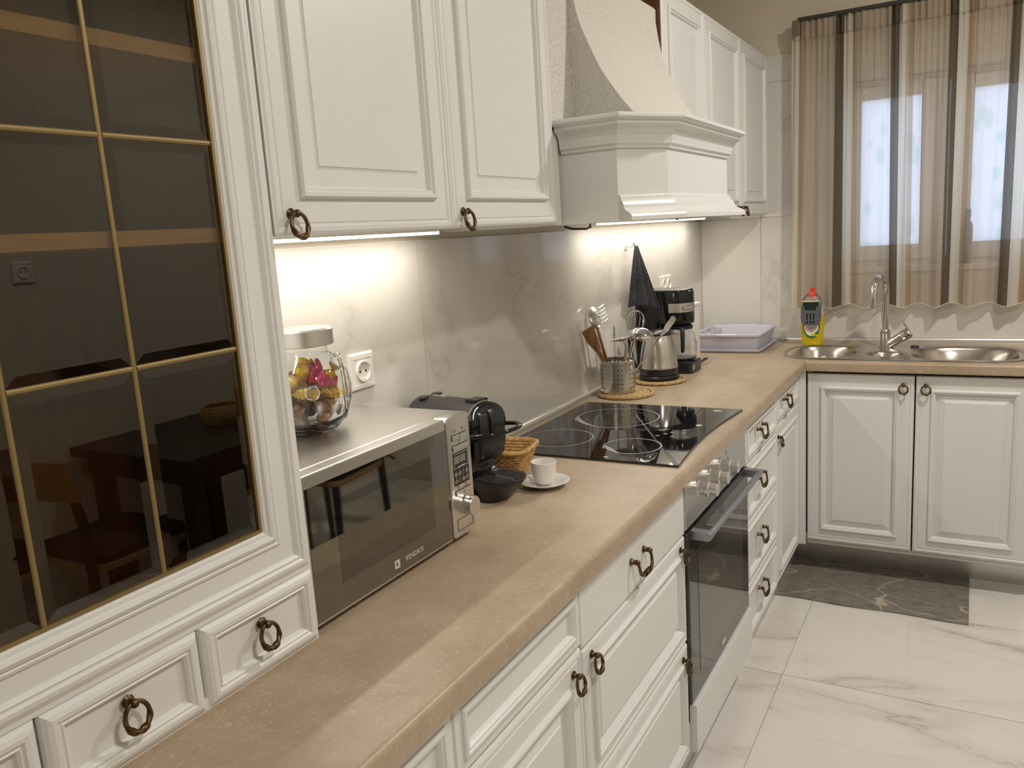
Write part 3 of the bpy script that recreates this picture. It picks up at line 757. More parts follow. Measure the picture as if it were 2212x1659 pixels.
# ------------------------------------------------------------------ microwave
def build_microwave():
    x0, x1, yf, yb, z0, z1 = 0.832, 1.287, .842, 1.120, .912, 1.147
    t = thing('microwave', 'steel microwave oven with mirrored door and turning knob', 'microwave', (0, 0, 0))
    MB().box(x0 + .002, x1 - .002, yf + .030, yb, z0 + .002, z1 - .001).obj('case', 'steel', t, bevel=.003)
    for x in (x0 + .04, x1 - .04):
        for y in (yf + .06, yb - .05): MB().lathe([(.014, ZC), (.015, ZC + .004), (.013, z0 + .003)], 14, c=(x, y, 0)).obj('foot', 'black_plastic', t, True)
    xs = 1.207
    d = MB().prism(rrect(x0, xs - .001, z0, z1, .003), yf, yf + .029, 'y').obj('door', 'steel', t, bevel=.002)
    MB().box(x0 + .004, xs - .003, yf - .0008, yf + .001, z0 + .004, z1 - .020).obj('mirror_panel', 'mirror_door', d)
    MB().box(x0 + .065, xs - .055, yf - .0011, yf, z0 + .045, z1 - .055).obj('window', 'mirror_window', d)
    lt = link('brand_lettering', text_mesh('KENDRIX', .0118, spacing=1.08), d, (1.082, yf - .0013, .934), (PI / 2, 0, 0)); lt.data.materials.append(MATS['print_light'])
    lg = MB(); lg.box(1.025, 1.039, yf - .0016, yf - .001, .927, .941); lo = lg.obj('logo', 'print_light', d)
    k2 = text_mesh('K', .011); k2.materials.append(MATS['mirror_window']); link('logo_letter', k2, d, (1.032, yf - .0018, .934), (PI / 2, 0, 0))
    c = MB().prism(rrect(xs + .0012, x1, z0, z1, .010), yf - .001, yf + .029, 'y').obj('control_panel', 'steel', t, True, 40, .0015)
    def btn(xa, xb, z, nm='button'):
        MB().prism(rrect(xa, xb, z - .0042, z + .0042, .002), yf - .004, yf, 'y').obj(nm, 'steel', c, bevel=.001)
        MB().box(xa - .001, xb + .001, yf - .0014, yf - .0008, z - .0054, z + .0054).obj('button_gap', 'black_plastic', c)
    btn(xs + .017, xs + .0415, 1.106); btn(xs + .043, xs + .0665, 1.106)
    btn(xs + .017, xs + .0665, 1.086)
    btn(xs + .017, xs + .0415, .998); btn(xs + .043, xs + .0665, .998)
    y = yf - .0016
    MB().box(xs + .016, xs + .068, y, yf, 1.0125, 1.0765).obj('display', 'black_gloss', c)
    fr = MB(); a0, a1, b0, b1 = xs + .0185, xs + .0655, 1.046, 1.074
    for q in rects_minus((a0, a1, b0, b1), (a0 + .0006, a1 - .0006, b0 + .0006, b1 - .0006)): fr.box(q[0], q[1], y - .0003, y, q[2], q[3])
    fr.obj('display_frame', 'print_light', c)
    for k in range(4):   # seven-segment digits reading 88:88
        sx = xs + .0215 + .0088 * k + (.002 if k > 1 else 0); s = MB(); hgt, wd, th = .0128, .0062, .0011; zb = 1.0555
        for zz in (zb, zb + hgt / 2, zb + hgt): s.box(sx + th, sx + wd - th, y - .0004, y, zz - th / 2, zz + th / 2)
        for zz in (zb, zb + hgt / 2):
            for xx in (sx, sx + wd - th): s.box(xx, xx + th, y - .0004, y, zz + th * .6, zz + hgt / 2 - th * .6)
        s.obj('digit', 'print_light', c)
    tx = text_mesh('Auto Menu', .0055); tx.materials.append(MATS['print_light']); link('menu_lettering', tx, c, (xs + .042, y - .0004, 1.0475), (PI / 2, 0, 0))
    for r_ in range(2):
        for k in range(4):
            ic = MB(); px = xs + .0225 + .0125 * k; pz = 1.034 - .0135 * r_
            if (k + r_) % 3 == 0:
                ic.tube([(px + .0034 * math.cos(2 * PI * i / 14), y, pz + .0034 * math.sin(2 * PI * i / 14)) for i in range(14)], .00045, 5, True); ic.box(px - .003, px + .003, y - .0004, y, pz - .0004, pz + .0004)
            elif (k + r_) % 3 == 1:
                ic.tube([(px + .0042 * math.cos(2 * PI * i / 14), y, pz + .0024 * math.sin(2 * PI * i / 14) + .001 * math.cos(2 * PI * i / 14)) for i in range(14)], .00045, 5, True)
            else:
                ic.tube([(px, y, pz + .004), (px + .0035, y, pz - .003), (px - .0035, y, pz - .003)], .00045, 5, True)
            ic.box(px - .0012, px + .0012, y - .0004, y, pz + .0055, pz + .0062)
            ic.obj('menu_icon', 'print_light', c)
    for px, pz in ((xs + .028, 1.1185), (xs + .055, 1.1185), (xs + .042, 1.0965), (xs + .028, 1.0085), (xs + .055, 1.0085)):
        MB().tube([(px + .003 * math.cos(2 * PI * i / 10), yf - .0013, pz + .003 * math.sin(2 * PI * i / 10)) for i in range(10)], .0004, 5, True).obj('symbol', 'print_dark', c)
    k = MB(); k.lathe([(.0205, 0), (.0205, -.0012), (.0188, -.0012), (.0188, -.0235), (.0178, -.025), (0, -.0253)], 32, axis='y')
    k.obj('knob', 'steel', t, True, 30, loc=(xs + .043, yf - .001, .970))
    kd = MB(); a0, a1, b0, b1 = xs + .016, xs + .070, .923, .946
    for q in rects_minus((a0, a1, b0, b1), (a0 + .0009, a1 - .0009, b0 + .0009, b1 - .0009)): kd.box(q[0], q[1], yf - .0014, yf - .0006, q[2], q[3])
    kd.obj('door_release', 'black_plastic', c)
build_microwave()

# ------------------------------------------------------------------ candy jar and candies
def build_jar():
    bx, by, bz, JS = 1.088, 1.056, 1.1475, 1.08
    t = thing('candy_jar', 'pot-bellied clear glass jar with steel lid on the microwave', 'jar', (bx, by, bz), math.radians(-42))
    t.scale = (JS, JS, JS)
    out = [(0, .0005), (.050, .0005), (.058, .004), (.074, .022), (.084, .050), (.086, .072), (.080, .096), (.064, .118), (.050, .128), (.046, .134), (.046, .150), (.048, .152), (.048, .156)]
    inn = [(.044, .156), (.0425, .136), (.047, .128), (.060, .115), (.076, .094), (.082, .072), (.080, .051), (.070, .026), (.052, .010), (0, .008)]
    MB().lathe(out + inn, 44, sx=.86).obj('body', 'glass', t, True, 60)
    MB().lathe([(.049, .142), (.051, .143), (.051, .168), (.0485, .171), (0, .1715)], 40).obj('lid', 'steel', t, True, 35)
    # round face ribs pressed into the front and back, glass nose at the side
    for s in (-1, 1):
        MB().tube([(s * (.055 + .010 * math.cos(2 * a) * 0), .060 * math.cos(a), .068 + .055 * math.sin(a)) for a in [2 * PI * i / 40 for i in range(40)]], .0035, 8, True).obj('face_rib', 'glass', t, True)
    MB().sphere((.0, -.090, .074), .012, 14, 10).obj('nose', 'glass', t, True)
    foils = ['foil_brown', 'foil_gold', 'foil_yellow', 'foil_pink', 'foil_bronze', 'foil_silver']
    names = {'foil_brown': 'dark brown', 'foil_gold': 'gold', 'foil_yellow': 'yellow', 'foil_pink': 'pink', 'foil_bronze': 'bronze', 'foil_silver': 'silver'}
    def candy_mesh(f, seed):
        rnd = random.Random(seed); mb = MB(); n = 14
        prof = []
        for i in range(17):
            u = -1 + 2 * i / 16; au = abs(u)
            if au < .5: r = .0115 * (1 - (au / .62) ** 4)
            elif au < .62: r = .0028 + (.62 - au) * .03
            else: r = .0028 + (au - .62) * .022
            prof.append((max(r, .0024), u * .026))
        mb.lathe(prof, n, axis='x')
        for i, v in enumerate(mb.v):
            j = 1 + .22 * rnd.uniform(-1, 1)
            fl = .45 if abs(v[0]) > .015 else .8
            mb.v[i] = (v[0], v[1] * j, v[2] * j * fl)
        return mb.mesh('candy', f, True, 50)
    meshes = {f: candy_mesh(f, i) for i, f in enumerate(foils)}
    rnd = random.Random(3)
    cnt = 0
    lay = [(.022, .040, 6), (.042, .050, 8), (.044, .018, 3), (.062, .052, 8), (.066, .020, 3), (.080, .048, 6), (.094, .020, 3)]
    for z, rr, k in lay:
        for q in range(k):
            a = 2 * PI * (q + .5 * (cnt % 2)) / k + rnd.uniform(-.2, .2) - 2.3
            f = foils[(cnt * 5 + q) % 6] if rnd.random() < .8 else 'foil_bronze'
            if z > .07 and 0 < q < 3: f = 'foil_pink' if q == 1 else 'foil_gold'
            o = link('candy', meshes[f])
            loc = Vector((.76 * rr * math.cos(a), .94 * rr * math.sin(a), z + rnd.uniform(-.004, .006)))
            loc = Matrix.Rotation(math.radians(-42), 4, 'Z') @ loc
            o.location = (bx + JS * loc.x, by + JS * loc.y, bz + JS * loc.z)
            o.rotation_euler = (rnd.uniform(0, 6.28), rnd.uniform(-.9, .9), rnd.uniform(0, 6.28))
            o.scale = (.92, 1.12, 1.12)
            tag(o, 'candy in %s foil wrapper inside the glass jar' % names[f], 'candy', '%s foil candies in the jar' % names[f])
            cnt += 1
build_jar()

# ------------------------------------------------------------------ espresso machine, basket, cup and saucer
def build_espresso():
    t = thing('espresso_machine', 'small black capsule espresso machine with drip tray and loop lever', 'coffee machine', (1.500, 1.0, ZC), math.radians(-11))
    K = lambda mb: mb.xform(Matrix.Diagonal((1.2, 1, 1, 1)) @ Matrix.Translation((0, -1.0, 0)))
    mb = MB()
    side = [(.925, 0), (.925, .05), (.955, .055), (.960, .135), (.940, .15), (.918, .155), (.918, .185), (1.118, .185), (1.128, .10), (1.122, 0)]
    mb.prism(side, -.047, .047, 'x'); K(mb).obj('body', 'black_gloss', t, True, 35, .006)
    K(MB().lathe([(.0, .0), (.044, .0), (.0495, .004), (.0495, .165), (.046, .195), (.030, .200), (0, .200)], 32, c=(0, .928, .170), axis='y')).obj('head', 'charcoal_plastic', t, True, 40)
    K(MB().lathe([(0, -.010), (.036, -.010), (.046, -.004), (.049, .006), (.049, .012), (0, .012)], 32, c=(0, .918, .170), axis='y')).obj('front_cap', 'black_gloss', t, True, 40)
    K(MB().prism([(.914, .205), (.904, .19), (.902, .135), (.908, .10), (.922, .085), (.930, .1), (.930, .2)], -.034, .034, 'x')).obj('nozzle_cover', 'black_plastic', t, True, 35, .006)
    p = [(-.03, .912, .175)]
    K(MB().prism([(.908, .205), (.896, .185), (.898, .14), (.918, .14), (.918, .205)], -.010, .010, 'x')).obj('nose_ridge', 'black_plastic', t, True, 40, .004)
    K(MB().tube([(.049 * math.cos(a), .930 , .170 + .049 * math.sin(a)) for a in [PI * i / 24 for i in range(25)]], .0012, 6)).obj('seam_band', 'aluminium', t, True)
    mb = MB(); mb.box(-.016, .016, .930, .965, .216, .224); K(mb).obj('lever_hinge', 'black_gloss', t, bevel=.003)
    loop = [(.058 * math.cos(a), .905 - .052 * math.sin(a), .157 + .004 * math.sin(a)) for a in [-.55 + (PI + 1.1) * i / 32 for i in range(33)]]
    K(MB().tube(loop, .0048, 12)).obj('lever_loop', 'black_gloss', t, True)
    for x in (-.018, .018): K(MB().lathe([(.0125, .217), (.0125, .2195), (.010, .221), (0, .221)], 20, c=(x, 1.095, 0))).obj('button', 'charcoal_plastic', t, True)
    tm = text_mesh('DeLonghi', .011); tm.materials.append(MATS['print_light']); link('brand_lettering', tm, t, (0, .065, .2202), (0, 0, PI / 2))
    tr = [(-.047, .930), (-.047, .885)] + [(.047 * -math.cos(a), .885 - .047 * math.sin(a)) for a in [PI * i / 16 for i in range(17)]] + [(.047, .885), (.047, .930)]
    tr = [tr[0]] + tr[2:-2] + [tr[-1]]
    mb = MB(); n = len(tr)
    lo = [(x * .72, .930 + (y - .930) * .55) for x, y in tr]
    vs = [(x, y, .002) for x, y in lo] + [(x, y, .046) for x, y in tr] + [(x, y, .052) for x, y in tr]
    fs = [tuple(range(n)), tuple(range(2 * n, 3 * n))[::-1]]
    for k in range(2): fs += [(k * n + i, k * n + (i + 1) % n, (k + 1) * n + (i + 1) % n, (k + 1) * n + i) for i in range(n)]
    mb.add(vs, fs); K(mb).obj('drip_tray', 'black_plastic', t, True, 30)
    g = MB()
    for i in range(-4, 5):
        for j in range(11):
            x = i * .0088; y = .926 - j * .0078
            if i == 0 or (x / .042) ** 2 + (max(0, .885 - y) / .042) ** 2 > 1: continue
            g.box(x - .0027, x + .0027, y - .0027, y + .0027, .0520, .0536)
    gg = K(g).obj('grille', 'charcoal_plastic', t); gg['kind'] = 'stuff'
    K(MB().box(-.004, .004, .850, .928, .0520, .0530)).obj('grille_slot', 'black_gloss', t)
    # woven basket
    b = thing('bread_basket', 'small tapered wicker basket behind the coffee cup', 'basket', (1.672, .985, ZC), math.radians(8))
    m = MB(); h = .058
    for lv in range(9):
        u = lv / 8; hx, hy = .045 + .022 * u, .040 + .022 * u
        pts = []
        for k in range(48):
            a = 2 * PI * k / 48; c, s_ = math.cos(a), math.sin(a)
            q = (abs(c) ** 4 + abs(s_) ** 4) ** .25
            wv = .0014 * (1 if (k + lv) % 2 else -1)
            pts.append(((hx + wv) * c / q, (hy + wv) * s_ / q, .004 + h * u))
        m.tube(pts, .0037, 6, True)
    m.obj('weave', 'wicker', b, True)
    MB().box(-.042, .042, -.038, .038, .0005, .005).obj('bottom', 'wicker', b)
    m = MB(); pts = []
    for k in range(48):
        a = 2 * PI * k / 48; c, s_ = math.cos(a), math.sin(a); q = (abs(c) ** 4 + abs(s_) ** 4) ** .25
        pts.append((.070 * c / q, .065 * s_ / q, .064))
    m.tube(pts, .0055, 8, True); m.obj('rim', 'wicker', b, True)
    s = MB().lathe([(0, .002), (.026, .002), (.028, .0), (.034, .002), (.046, .009), (.0575, .0135), (.0585, .0148), (.0565, .0152), (.044, .0108), (.031, .0060), (0, .0058)], 48).obj('saucer', 'porcelain', None, True, 50, loc=(1.594, .846, ZC + .0002))
    tag(s, 'round white porcelain saucer under the coffee cup', 'saucer')
    c = thing('coffee_cup', 'small white porcelain espresso cup on a saucer', 'cup', (1.594, .846, ZC + .0062))
    MB().lathe([(0, .001), (.016, .0), (.018, .001), (.0235, .008), (.0275, .022), (.0295, .050), (.0297, .053), (.0288, .0535), (.0278, .050), (.0258, .022), (.0215, .009), (.0, .005)], 40).obj('bowl', 'porcelain', c, True, 60)
    hd = [(.0285 * .7 + .0, .028 * .7, .044)]
    ang = math.radians(60)
    pts = [(.027 + .016 * math.sin(a) , 0, .030 + .014 * math.cos(a)) for a in [PI * i / 14 for i in range(15)]]
    MB().tube([(p[0] * math.cos(ang), p[0] * math.sin(ang), p[2]) for p in pts], .0032, 8).obj('handle', 'porcelain', c, True)
build_espresso()

# ------------------------------------------------------------------ trivets, utensil holder, kettle, coffee maker
def spiral_trivet(label, x, y, r):
    t = thing('trivet', label, 'trivet', (x, y, ZC + .0002))
    k = 0; rr = .010; mb = MB()
    while rr < r - .010:
        n = max(18, int(2 * PI * rr / .006))
        mb.tube([(rr * math.cos(2 * PI * i / n), rr * math.sin(2 * PI * i / n), .006 + .0012 * math.sin(i * 2.2 + k)) for i in range(n)], .0056, 6, True); rr += .0098; k += 1
    mb.obj('coils', 'straw', t, True)
    n = 90; mb = MB()
    for ph in range(3):
        mb.tube([((r - .006 + .0035 * math.cos(i * .55 + ph * 2.1)) * math.cos(2 * PI * i / n), (r - .006 + .0035 * math.cos(i * .55 + ph * 2.1)) * math.sin(2 * PI * i / n), .0068 + .0028 * math.sin(i * .55 + ph * 2.1)) for i in range(n)], .0038, 6, True)
    mb.obj('braided_edge', 'straw', t, True)
spiral_trivet('round braided straw trivet under the utensil holder', 2.605, 1.043, .098)
spiral_trivet('round braided straw trivet under the kettle', 2.862, 1.010, .096)

def build_holder():
    hx, hy, hz, r, h = 2.605, 1.070, ZC + .0125, .060, .112
    t = thing('utensil_holder', 'perforated stainless steel utensil holder on a straw trivet', 'utensil holder', (hx, hy, hz))
    # wall grid with real punched holes
    nz, na = 28, 128; hl = []
    ah = set()
    for block in range(6):
        for c in range(3): ah.add((block * (na // 6) + 3 + c * 5) % na)
    bm = MB()
    def P(i, j, rr): a = 2 * PI * i / na; return (rr * math.cos(a), rr * math.sin(a), h * j / nz)
    holes = {(a + da, 4 + 4 * row + dz) for a in ah for row in range(6) if row < 6 for da in (0, 1) for dz in (0,)}
    for i in range(na):
        for j in range(nz):
            if ((i % na), j) in holes: continue
            for rr, fl in ((r, 0), (r - .0008, 1)):
                vs = [P(i, j, rr), P(i + 1, j, rr), P(i + 1, j + 1, rr), P(i, j + 1, rr)]
                bm.add(vs, [(0, 1, 2, 3)])
    me = bm.obj('wall', 'steel_vertical', t, True, 60)
    MB().lathe([(0, 0), (r - .002, 0), (r - .001, .0015), (0, .0015)], 40).obj('bottom', 'steel_vertical', t)
    MB().tube([(r * math.cos(2 * PI * i / 64), r * math.sin(2 * PI * i / 64), h) for i in range(64)], .0014, 8, True).obj('rim', 'chrome', t, True)
    def O(p): return Vector(p)
    def stick(name, label, cat, pts, radii, mat, hands=None):
        tt = thing(name, label, cat, (hx, hy, hz))
        MB().tube([(p[0] - hx, p[1] - hy, p[2] - hz) for p in pts], radii, 10).obj('handle', mat, tt, True)
        return tt
    def head(tt, mb, nm, mat, tip, direction, roll=0.0, **kw):
        d = Vector(direction).normalized(); q = d.to_track_quat('Z', 'Y').to_matrix().to_4x4()
        mb.xform(Matrix.Translation((tip[0] - hx, tip[1] - hy, tip[2] - hz)) @ q @ Matrix.Rotation(roll, 4, 'Z'))
        return mb.obj(nm, mat, tt, True, 45, **kw)
    # pasta server with prongs
    a = Vector((2.60, 1.085, .93)); b = Vector((2.555, 1.118, 1.145))
    tt = stick('pasta_server', 'steel pasta server with curled prongs in the utensil holder', 'utensil', [a, a.lerp(b, .5), b], [.004, .0055, .0045], 'utensil_wood')
    mb = MB(); mb.sphere((0, 0, .030), .024, 16, 10, 1.6)
    for i, v in enumerate(mb.v): mb.v[i] = (v[0] * .9, v[1] * .30 + .006 * (v[2] / .03) ** 2, v[2])
    head(tt, mb, 'spoon_head', 'steel', b, b - a, 1.2)
    mb = MB()
    for k in range(5):
        z = .006 + .013 * k; s = -1
        mb.tube([(s * .016, .0, z), (s * .032, -.006, z + .003), (s * .044, -.014, z + .006)], [.0040, .0034, .0026], 8)
    head(tt, mb, 'prongs', 'steel', b, b - a, 1.2 + PI)
    # wooden spatula
    a = Vector((2.598, 1.068, .93)); b = Vector((2.530, 1.118, 1.090))
    tt = stick('wooden_spatula', 'brown wooden spatula leaning toward the wall in the holder', 'utensil', [a, b], [.006, .007], 'utensil_wood')
    mb = MB(); mb.prism([(-.009, -.03), (.009, -.03), (.019, .01), (.023, .050), (.020, .062), (-.021, .060), (-.021, .02)], -.004, .004, 'y')
    head(tt, mb, 'blade', 'utensil_wood', b, b - a, 1.3, bevel=.002)
    a = Vector((2.622, 1.085, .93)); b = Vector((2.565, 1.140, 1.075))
    tt = stick('white_spatula', 'pale plastic spatula with flared tip behind the wooden spatula', 'utensil', [a, b], [.004, .005], 'white_plastic')
    mb = MB(); mb.prism([(-.006, -.01), (.006, -.01), (.013, .03), (.016, .05), (-.016, .05), (-.013, .03)], -.002, .002, 'y'); head(tt, mb, 'blade', 'white_plastic', b, b - a, 1.2, bevel=.001)
    # serving spoon
    a = Vector((2.625, 1.085, .93)); b = Vector((2.63, 1.088, 1.085))
    tt = stick('serving_spoon', 'small steel serving spoon standing upright in the holder', 'utensil', [a, b], [.003, .003], 'chrome')
    mb = MB(); mb.sphere((0, 0, .028), .012, 14, 10, 2.3)
    for i, v in enumerate(mb.v): mb.v[i] = (v[0], v[1] * .25, v[2])
    head(tt, mb, 'bowl', 'chrome', b, b - a, 1.2)
    # whisk
    a = Vector((2.622, 1.045, .93)); b = Vector((2.645, 1.026, 1.080))
    tt = stick('whisk', 'wire balloon whisk standing in the utensil holder', 'whisk', [a, b], [.0055, .005], 'chrome')
    mb = MB()
    for k in range(6):
        th = PI * k / 6; pts = []
        for i in range(25):
            u = 2 * PI * (i / 24) ; zz = .055 - .055 * math.cos(u); rr = .040 * math.sin(u) * (.45 + .55 * (zz / .11))
            pts.append((rr * math.cos(th), rr * math.sin(th), zz))
        mb.tube(pts, .0009, 5)
    head(tt, mb, 'wires', 'chrome', b, b - a)
    # ladle, turned over
    a = Vector((2.590, 1.050, .93)); b = Vector((2.590, 1.000, 1.095))
    tt = stick('soup_ladle', 'shiny steel ladle with rounded bowl turned outward in the holder', 'ladle', [a, a.lerp(b, .6), b, b + Vector((0, -.010, .012)), b + Vector((-.004, -.022, .016))], [.004, .005, .005, .005, .004], 'chrome')
    mb = MB(); pr = [(.042 * math.sin(q), .026 * math.cos(q)) for q in [PI / 2 * i / 8 for i in range(9)]]; pr[0] = (0.0, .026)
    mb.lathe(pr + [(.041, -.001)] + [(.0405 * math.sin(q), .0245 * math.cos(q)) for q in [PI / 2 * (8 - i) / 8 for i in range(1, 9)]], 28)
    mb.xform(Matrix.Translation((2.575 - hx, .968 - hy, 1.112 - hz)) @ Matrix.Rotation(.25, 4, 'X') @ Matrix.Rotation(-.2, 4, 'Y')); mb.obj('bowl', 'chrome', tt, True, 60)
    # spatula turner with hooked neck
    a = Vector((2.575, 1.045, .93)); b = Vector((2.568, 1.018, 1.075))
    tt = stick('skimmer', 'steel skimmer with bronze-toned curved neck in the holder', 'utensil', [a, b, b + Vector((0, .004, .020)), b + Vector((0, .016, .026)), b + Vector((0, .028, .022))], [.0055, .0065, .0075, .007, .005], 'steel')
    mb = MB(); mb.lathe([(0, .003), (.020, .004), (.038, .010), (.039, .0115), (.020, .0055), (0, .0045)], 24); mb.xform(Matrix.Translation((b.x - .010 - hx, b.y + .012 - hy, b.z + .020 - hz)) @ Matrix.Rotation(-.2, 4, 'X')); mb.obj('disc', 'steel', tt, True, 60)
    # fork
    a = Vector((2.600, 1.045, .93)); b = Vector((2.615, .905, 1.115))
    tt = stick('serving_fork', 'long steel serving fork leaning over the kettle', 'fork', [a, a.lerp(b, .75), b], [.003, .0025, .004], 'chrome')
    mb = MB(); mb.prism([(-.007, 0), (.007, 0), (.012, .022), (.0125, .03), (-.0125, .03), (-.012, .022)], -.0011, .0011, 'y')
    for k in range(4):
        x = -.0105 + .007 * k; mb.prism([(x - .0020, .03), (x + .0020, .03), (x + .001, .072 - .004 * abs(k - 1.5)), (x - .001, .072 - .004 * abs(k - 1.5))], -.0011, .0011, 'y')
    head(tt, mb, 'tines', 'chrome', b, b - a, .9)
build_holder()

def build_kettle():
    t = thing('kettle', 'brushed steel electric kettle with black base and lid', 'kettle', (2.862, 1.010, ZC + .0125), math.radians(0))
    MB().lathe([(0, 0), (.072, 0), (.074, .004), (.074, .012), (.070, .016), (0, .016)], 40).obj('power_base', 'black_plastic', t, True)
    MB().lathe([(0, .0165), (.068, .0165), (.070, .019), (.070, .043), (0, .043)], 40).obj('foot', 'black_plastic', t, True)
    MB().lathe([(.0705, .0432), (.0715, .046), (.0705, .049), (.0675, .080), (.060, .125), (.0525, .158), (.050, .164), (.047, .164)], 48).obj('body', 'steel_vertical', t, True, 50)
    MB().lathe([(.0505, .163), (.050, .171), (.042, .178), (.020, .183), (0, .184)], 40).obj('lid', 'black_plastic', t, True)
    a = math.radians(-68)   # spout towards the room
    mb = MB(); prof = [(.040, .112), (.070, .153), (.076, .166), (.048, .166)]
    n = 10; vs = []
    for i in range(n + 1):
        th = -1 + 2 * i / n; w = .024
        vs += [(.044, w * .55 * th, .112), (.078 - .030 * th * th, w * th * .85, .164), (.044, w * th, .166)]
    fs = []
    for i in range(n): fs += [(3 * i, 3 * i + 3, 3 * i + 4, 3 * i + 1), (3 * i + 1, 3 * i + 4, 3 * i + 5, 3 * i + 2)]
    mb.add(vs, fs).xform(Matrix.Rotation(a, 4, 'Z')); mb.obj('spout', 'steel_vertical', t, True, 50)
    c, s = math.cos(a + PI), math.sin(a + PI)
    pts = [(.046, .170), (.070, .176), (.098, .165), (.104, .135), (.100, .085), (.088, .050), (.068, .044)]
    MB().tube([(r_ * c, r_ * s, z) for r_, z in pts], [.010, .011, .011, .010, .0095, .009, .008], 12).obj('handle', 'black_plastic', t, True, 60)
build_kettle()

def build_coffeemaker():
    t = thing('coffee_maker', 'black drip coffee maker with steel band and glass carafe', 'coffee maker', (3.022, .020, ZC))
    w = .140
    MB().prism(rrect(.0, w, .915, 1.130, .020), .0, .045, 'z').obj('base', 'black_plastic', t, True, 40, .004)
    MB().prism(rrect(.0, w, 1.030, 1.130, .012), .046, .318, 'z').obj('water_tank', 'black_gloss', t, True, 40, .004)
    head = [(0, 1.031), (0, .99)] + [(w / 2 - w / 2 * math.cos(a), .985 - .062 * math.sin(a)) for a in [PI * i / 20 for i in range(21)]] + [(w, .99), (w, 1.031)]
    MB().prism(head, .205, .318, 'z').obj('head', 'black_gloss', t, True, 40, .003)
    MB().prism([(x, y) for x, y in rrect(.004, w - .004, .935, 1.125, .03)], .3185, .325, 'z').obj('top_lid', 'charcoal_plastic', t, True, 40, .002)
    # steel band following the curved front
    n = 20; vs = []; fs = []
    arcp = [(0 - .0012, 1.00)] + [(w / 2 - (w / 2 + .0012) * math.cos(a), .985 - .0632 * math.sin(a)) for a in [PI * i / n for i in range(n + 1)]] + [(w + .0012, 1.00)]
    for x, y in arcp: vs += [(x, y, .238), (x, y, .273)]
    fs = [(2 * i, 2 * i + 2, 2 * i + 3, 2 * i + 1) for i in range(len(arcp) - 1)]
    MB().add(vs, fs).obj('steel_band', 'steel', t, True)
    ang = 0.55   # badge sits on the curve of the band
    bx, by = w / 2 - w / 2 * math.cos(PI * .30), .985 - .0645 * math.sin(PI * .30)
    bd = MB(); bd.prism(rrect(-.024, .024, -.010, .010, .0095), -.002, .0, 'y')
    badge = bd.obj('badge', 'grey_metal', t, loc=(bx, by, .2555), rot=(0, 0, -.62), bevel=.001)
    tm = text_mesh("DeLonghi", .0095); tm.materials.append(MATS['print_light']); link('brand_lettering', tm, badge, (0, -.0022, 0), (PI / 2, 0, 0))
    MB().lathe([(.050, .192), (.052, .2045), (0, .2045)], 28, c=(w / 2, .975, 0)).obj('filter_neck', 'black_plastic', t, True)
    MB().lathe([(.058, .046), (.060, .050), (0, .050)], 28, c=(w / 2, .975, 0)).obj('hot_plate', 'black_gloss', t)
    c = link('carafe', None, t); c.empty_display_size = .02
    c.location = (w / 2, .975, .051)
    cm = [(0, .0), (.050, .0), (.056, .004), (.060, .020), (.060, .060), (.054, .095), (.043, .114), (.042, .122)]
    ci = [(.0405, .122), (.041, .114), (.052, .094), (.058, .060), (.058, .020), (.054, .006), (.048, .003), (0, .003)]
    MB().lathe(cm + ci, 36).obj('glass_pot', 'glass', c, True, 60)
    MB().lathe([(.044, .118), (.046, .121), (.046, .130), (.036, .138), (0, .139)], 30).obj('pot_lid', 'black_plastic', c, True)
    pts = [(-.040, -.016, .126), (-.068, -.026, .124), (-.078, -.030, .10), (-.072, -.028, .05), (-.058, -.022, .035)]
    MB().tube(pts, [.008, .009, .009, .008, .006], 10).obj('pot_handle', 'black_plastic', c, True)
    MB().box(.012, .045, .9145, .9165, .012, .034).obj('switch_plate', 'grey_metal', t)
    MB().tube([(w - .002, .955, .02), (w + .05, .935, .016), (w + .11, .925, .022), (w + .125, .940, .018), (w + .07, .950, .008), (w + .02, .965, .006), (w - .002, .985, .008)], .0032, 8).obj('power_cord', 'black_plastic', t, True)
    b = thing('storage_canister', 'white upright plastic canister behind the coffee maker', 'canister', (3.33, 1.055, ZC + .0002))
    MB().prism(rrect(-.05, .05, -.052, .052, .012), 0, .232, 'z').obj('box', 'white_plastic', b, True, 40, .003)
    MB().prism(rrect(-.053, .053, -.057, .055, .012), .2325, .245, 'z').obj('lid', 'white_plastic', b, True, 40, .003)
build_coffeemaker()

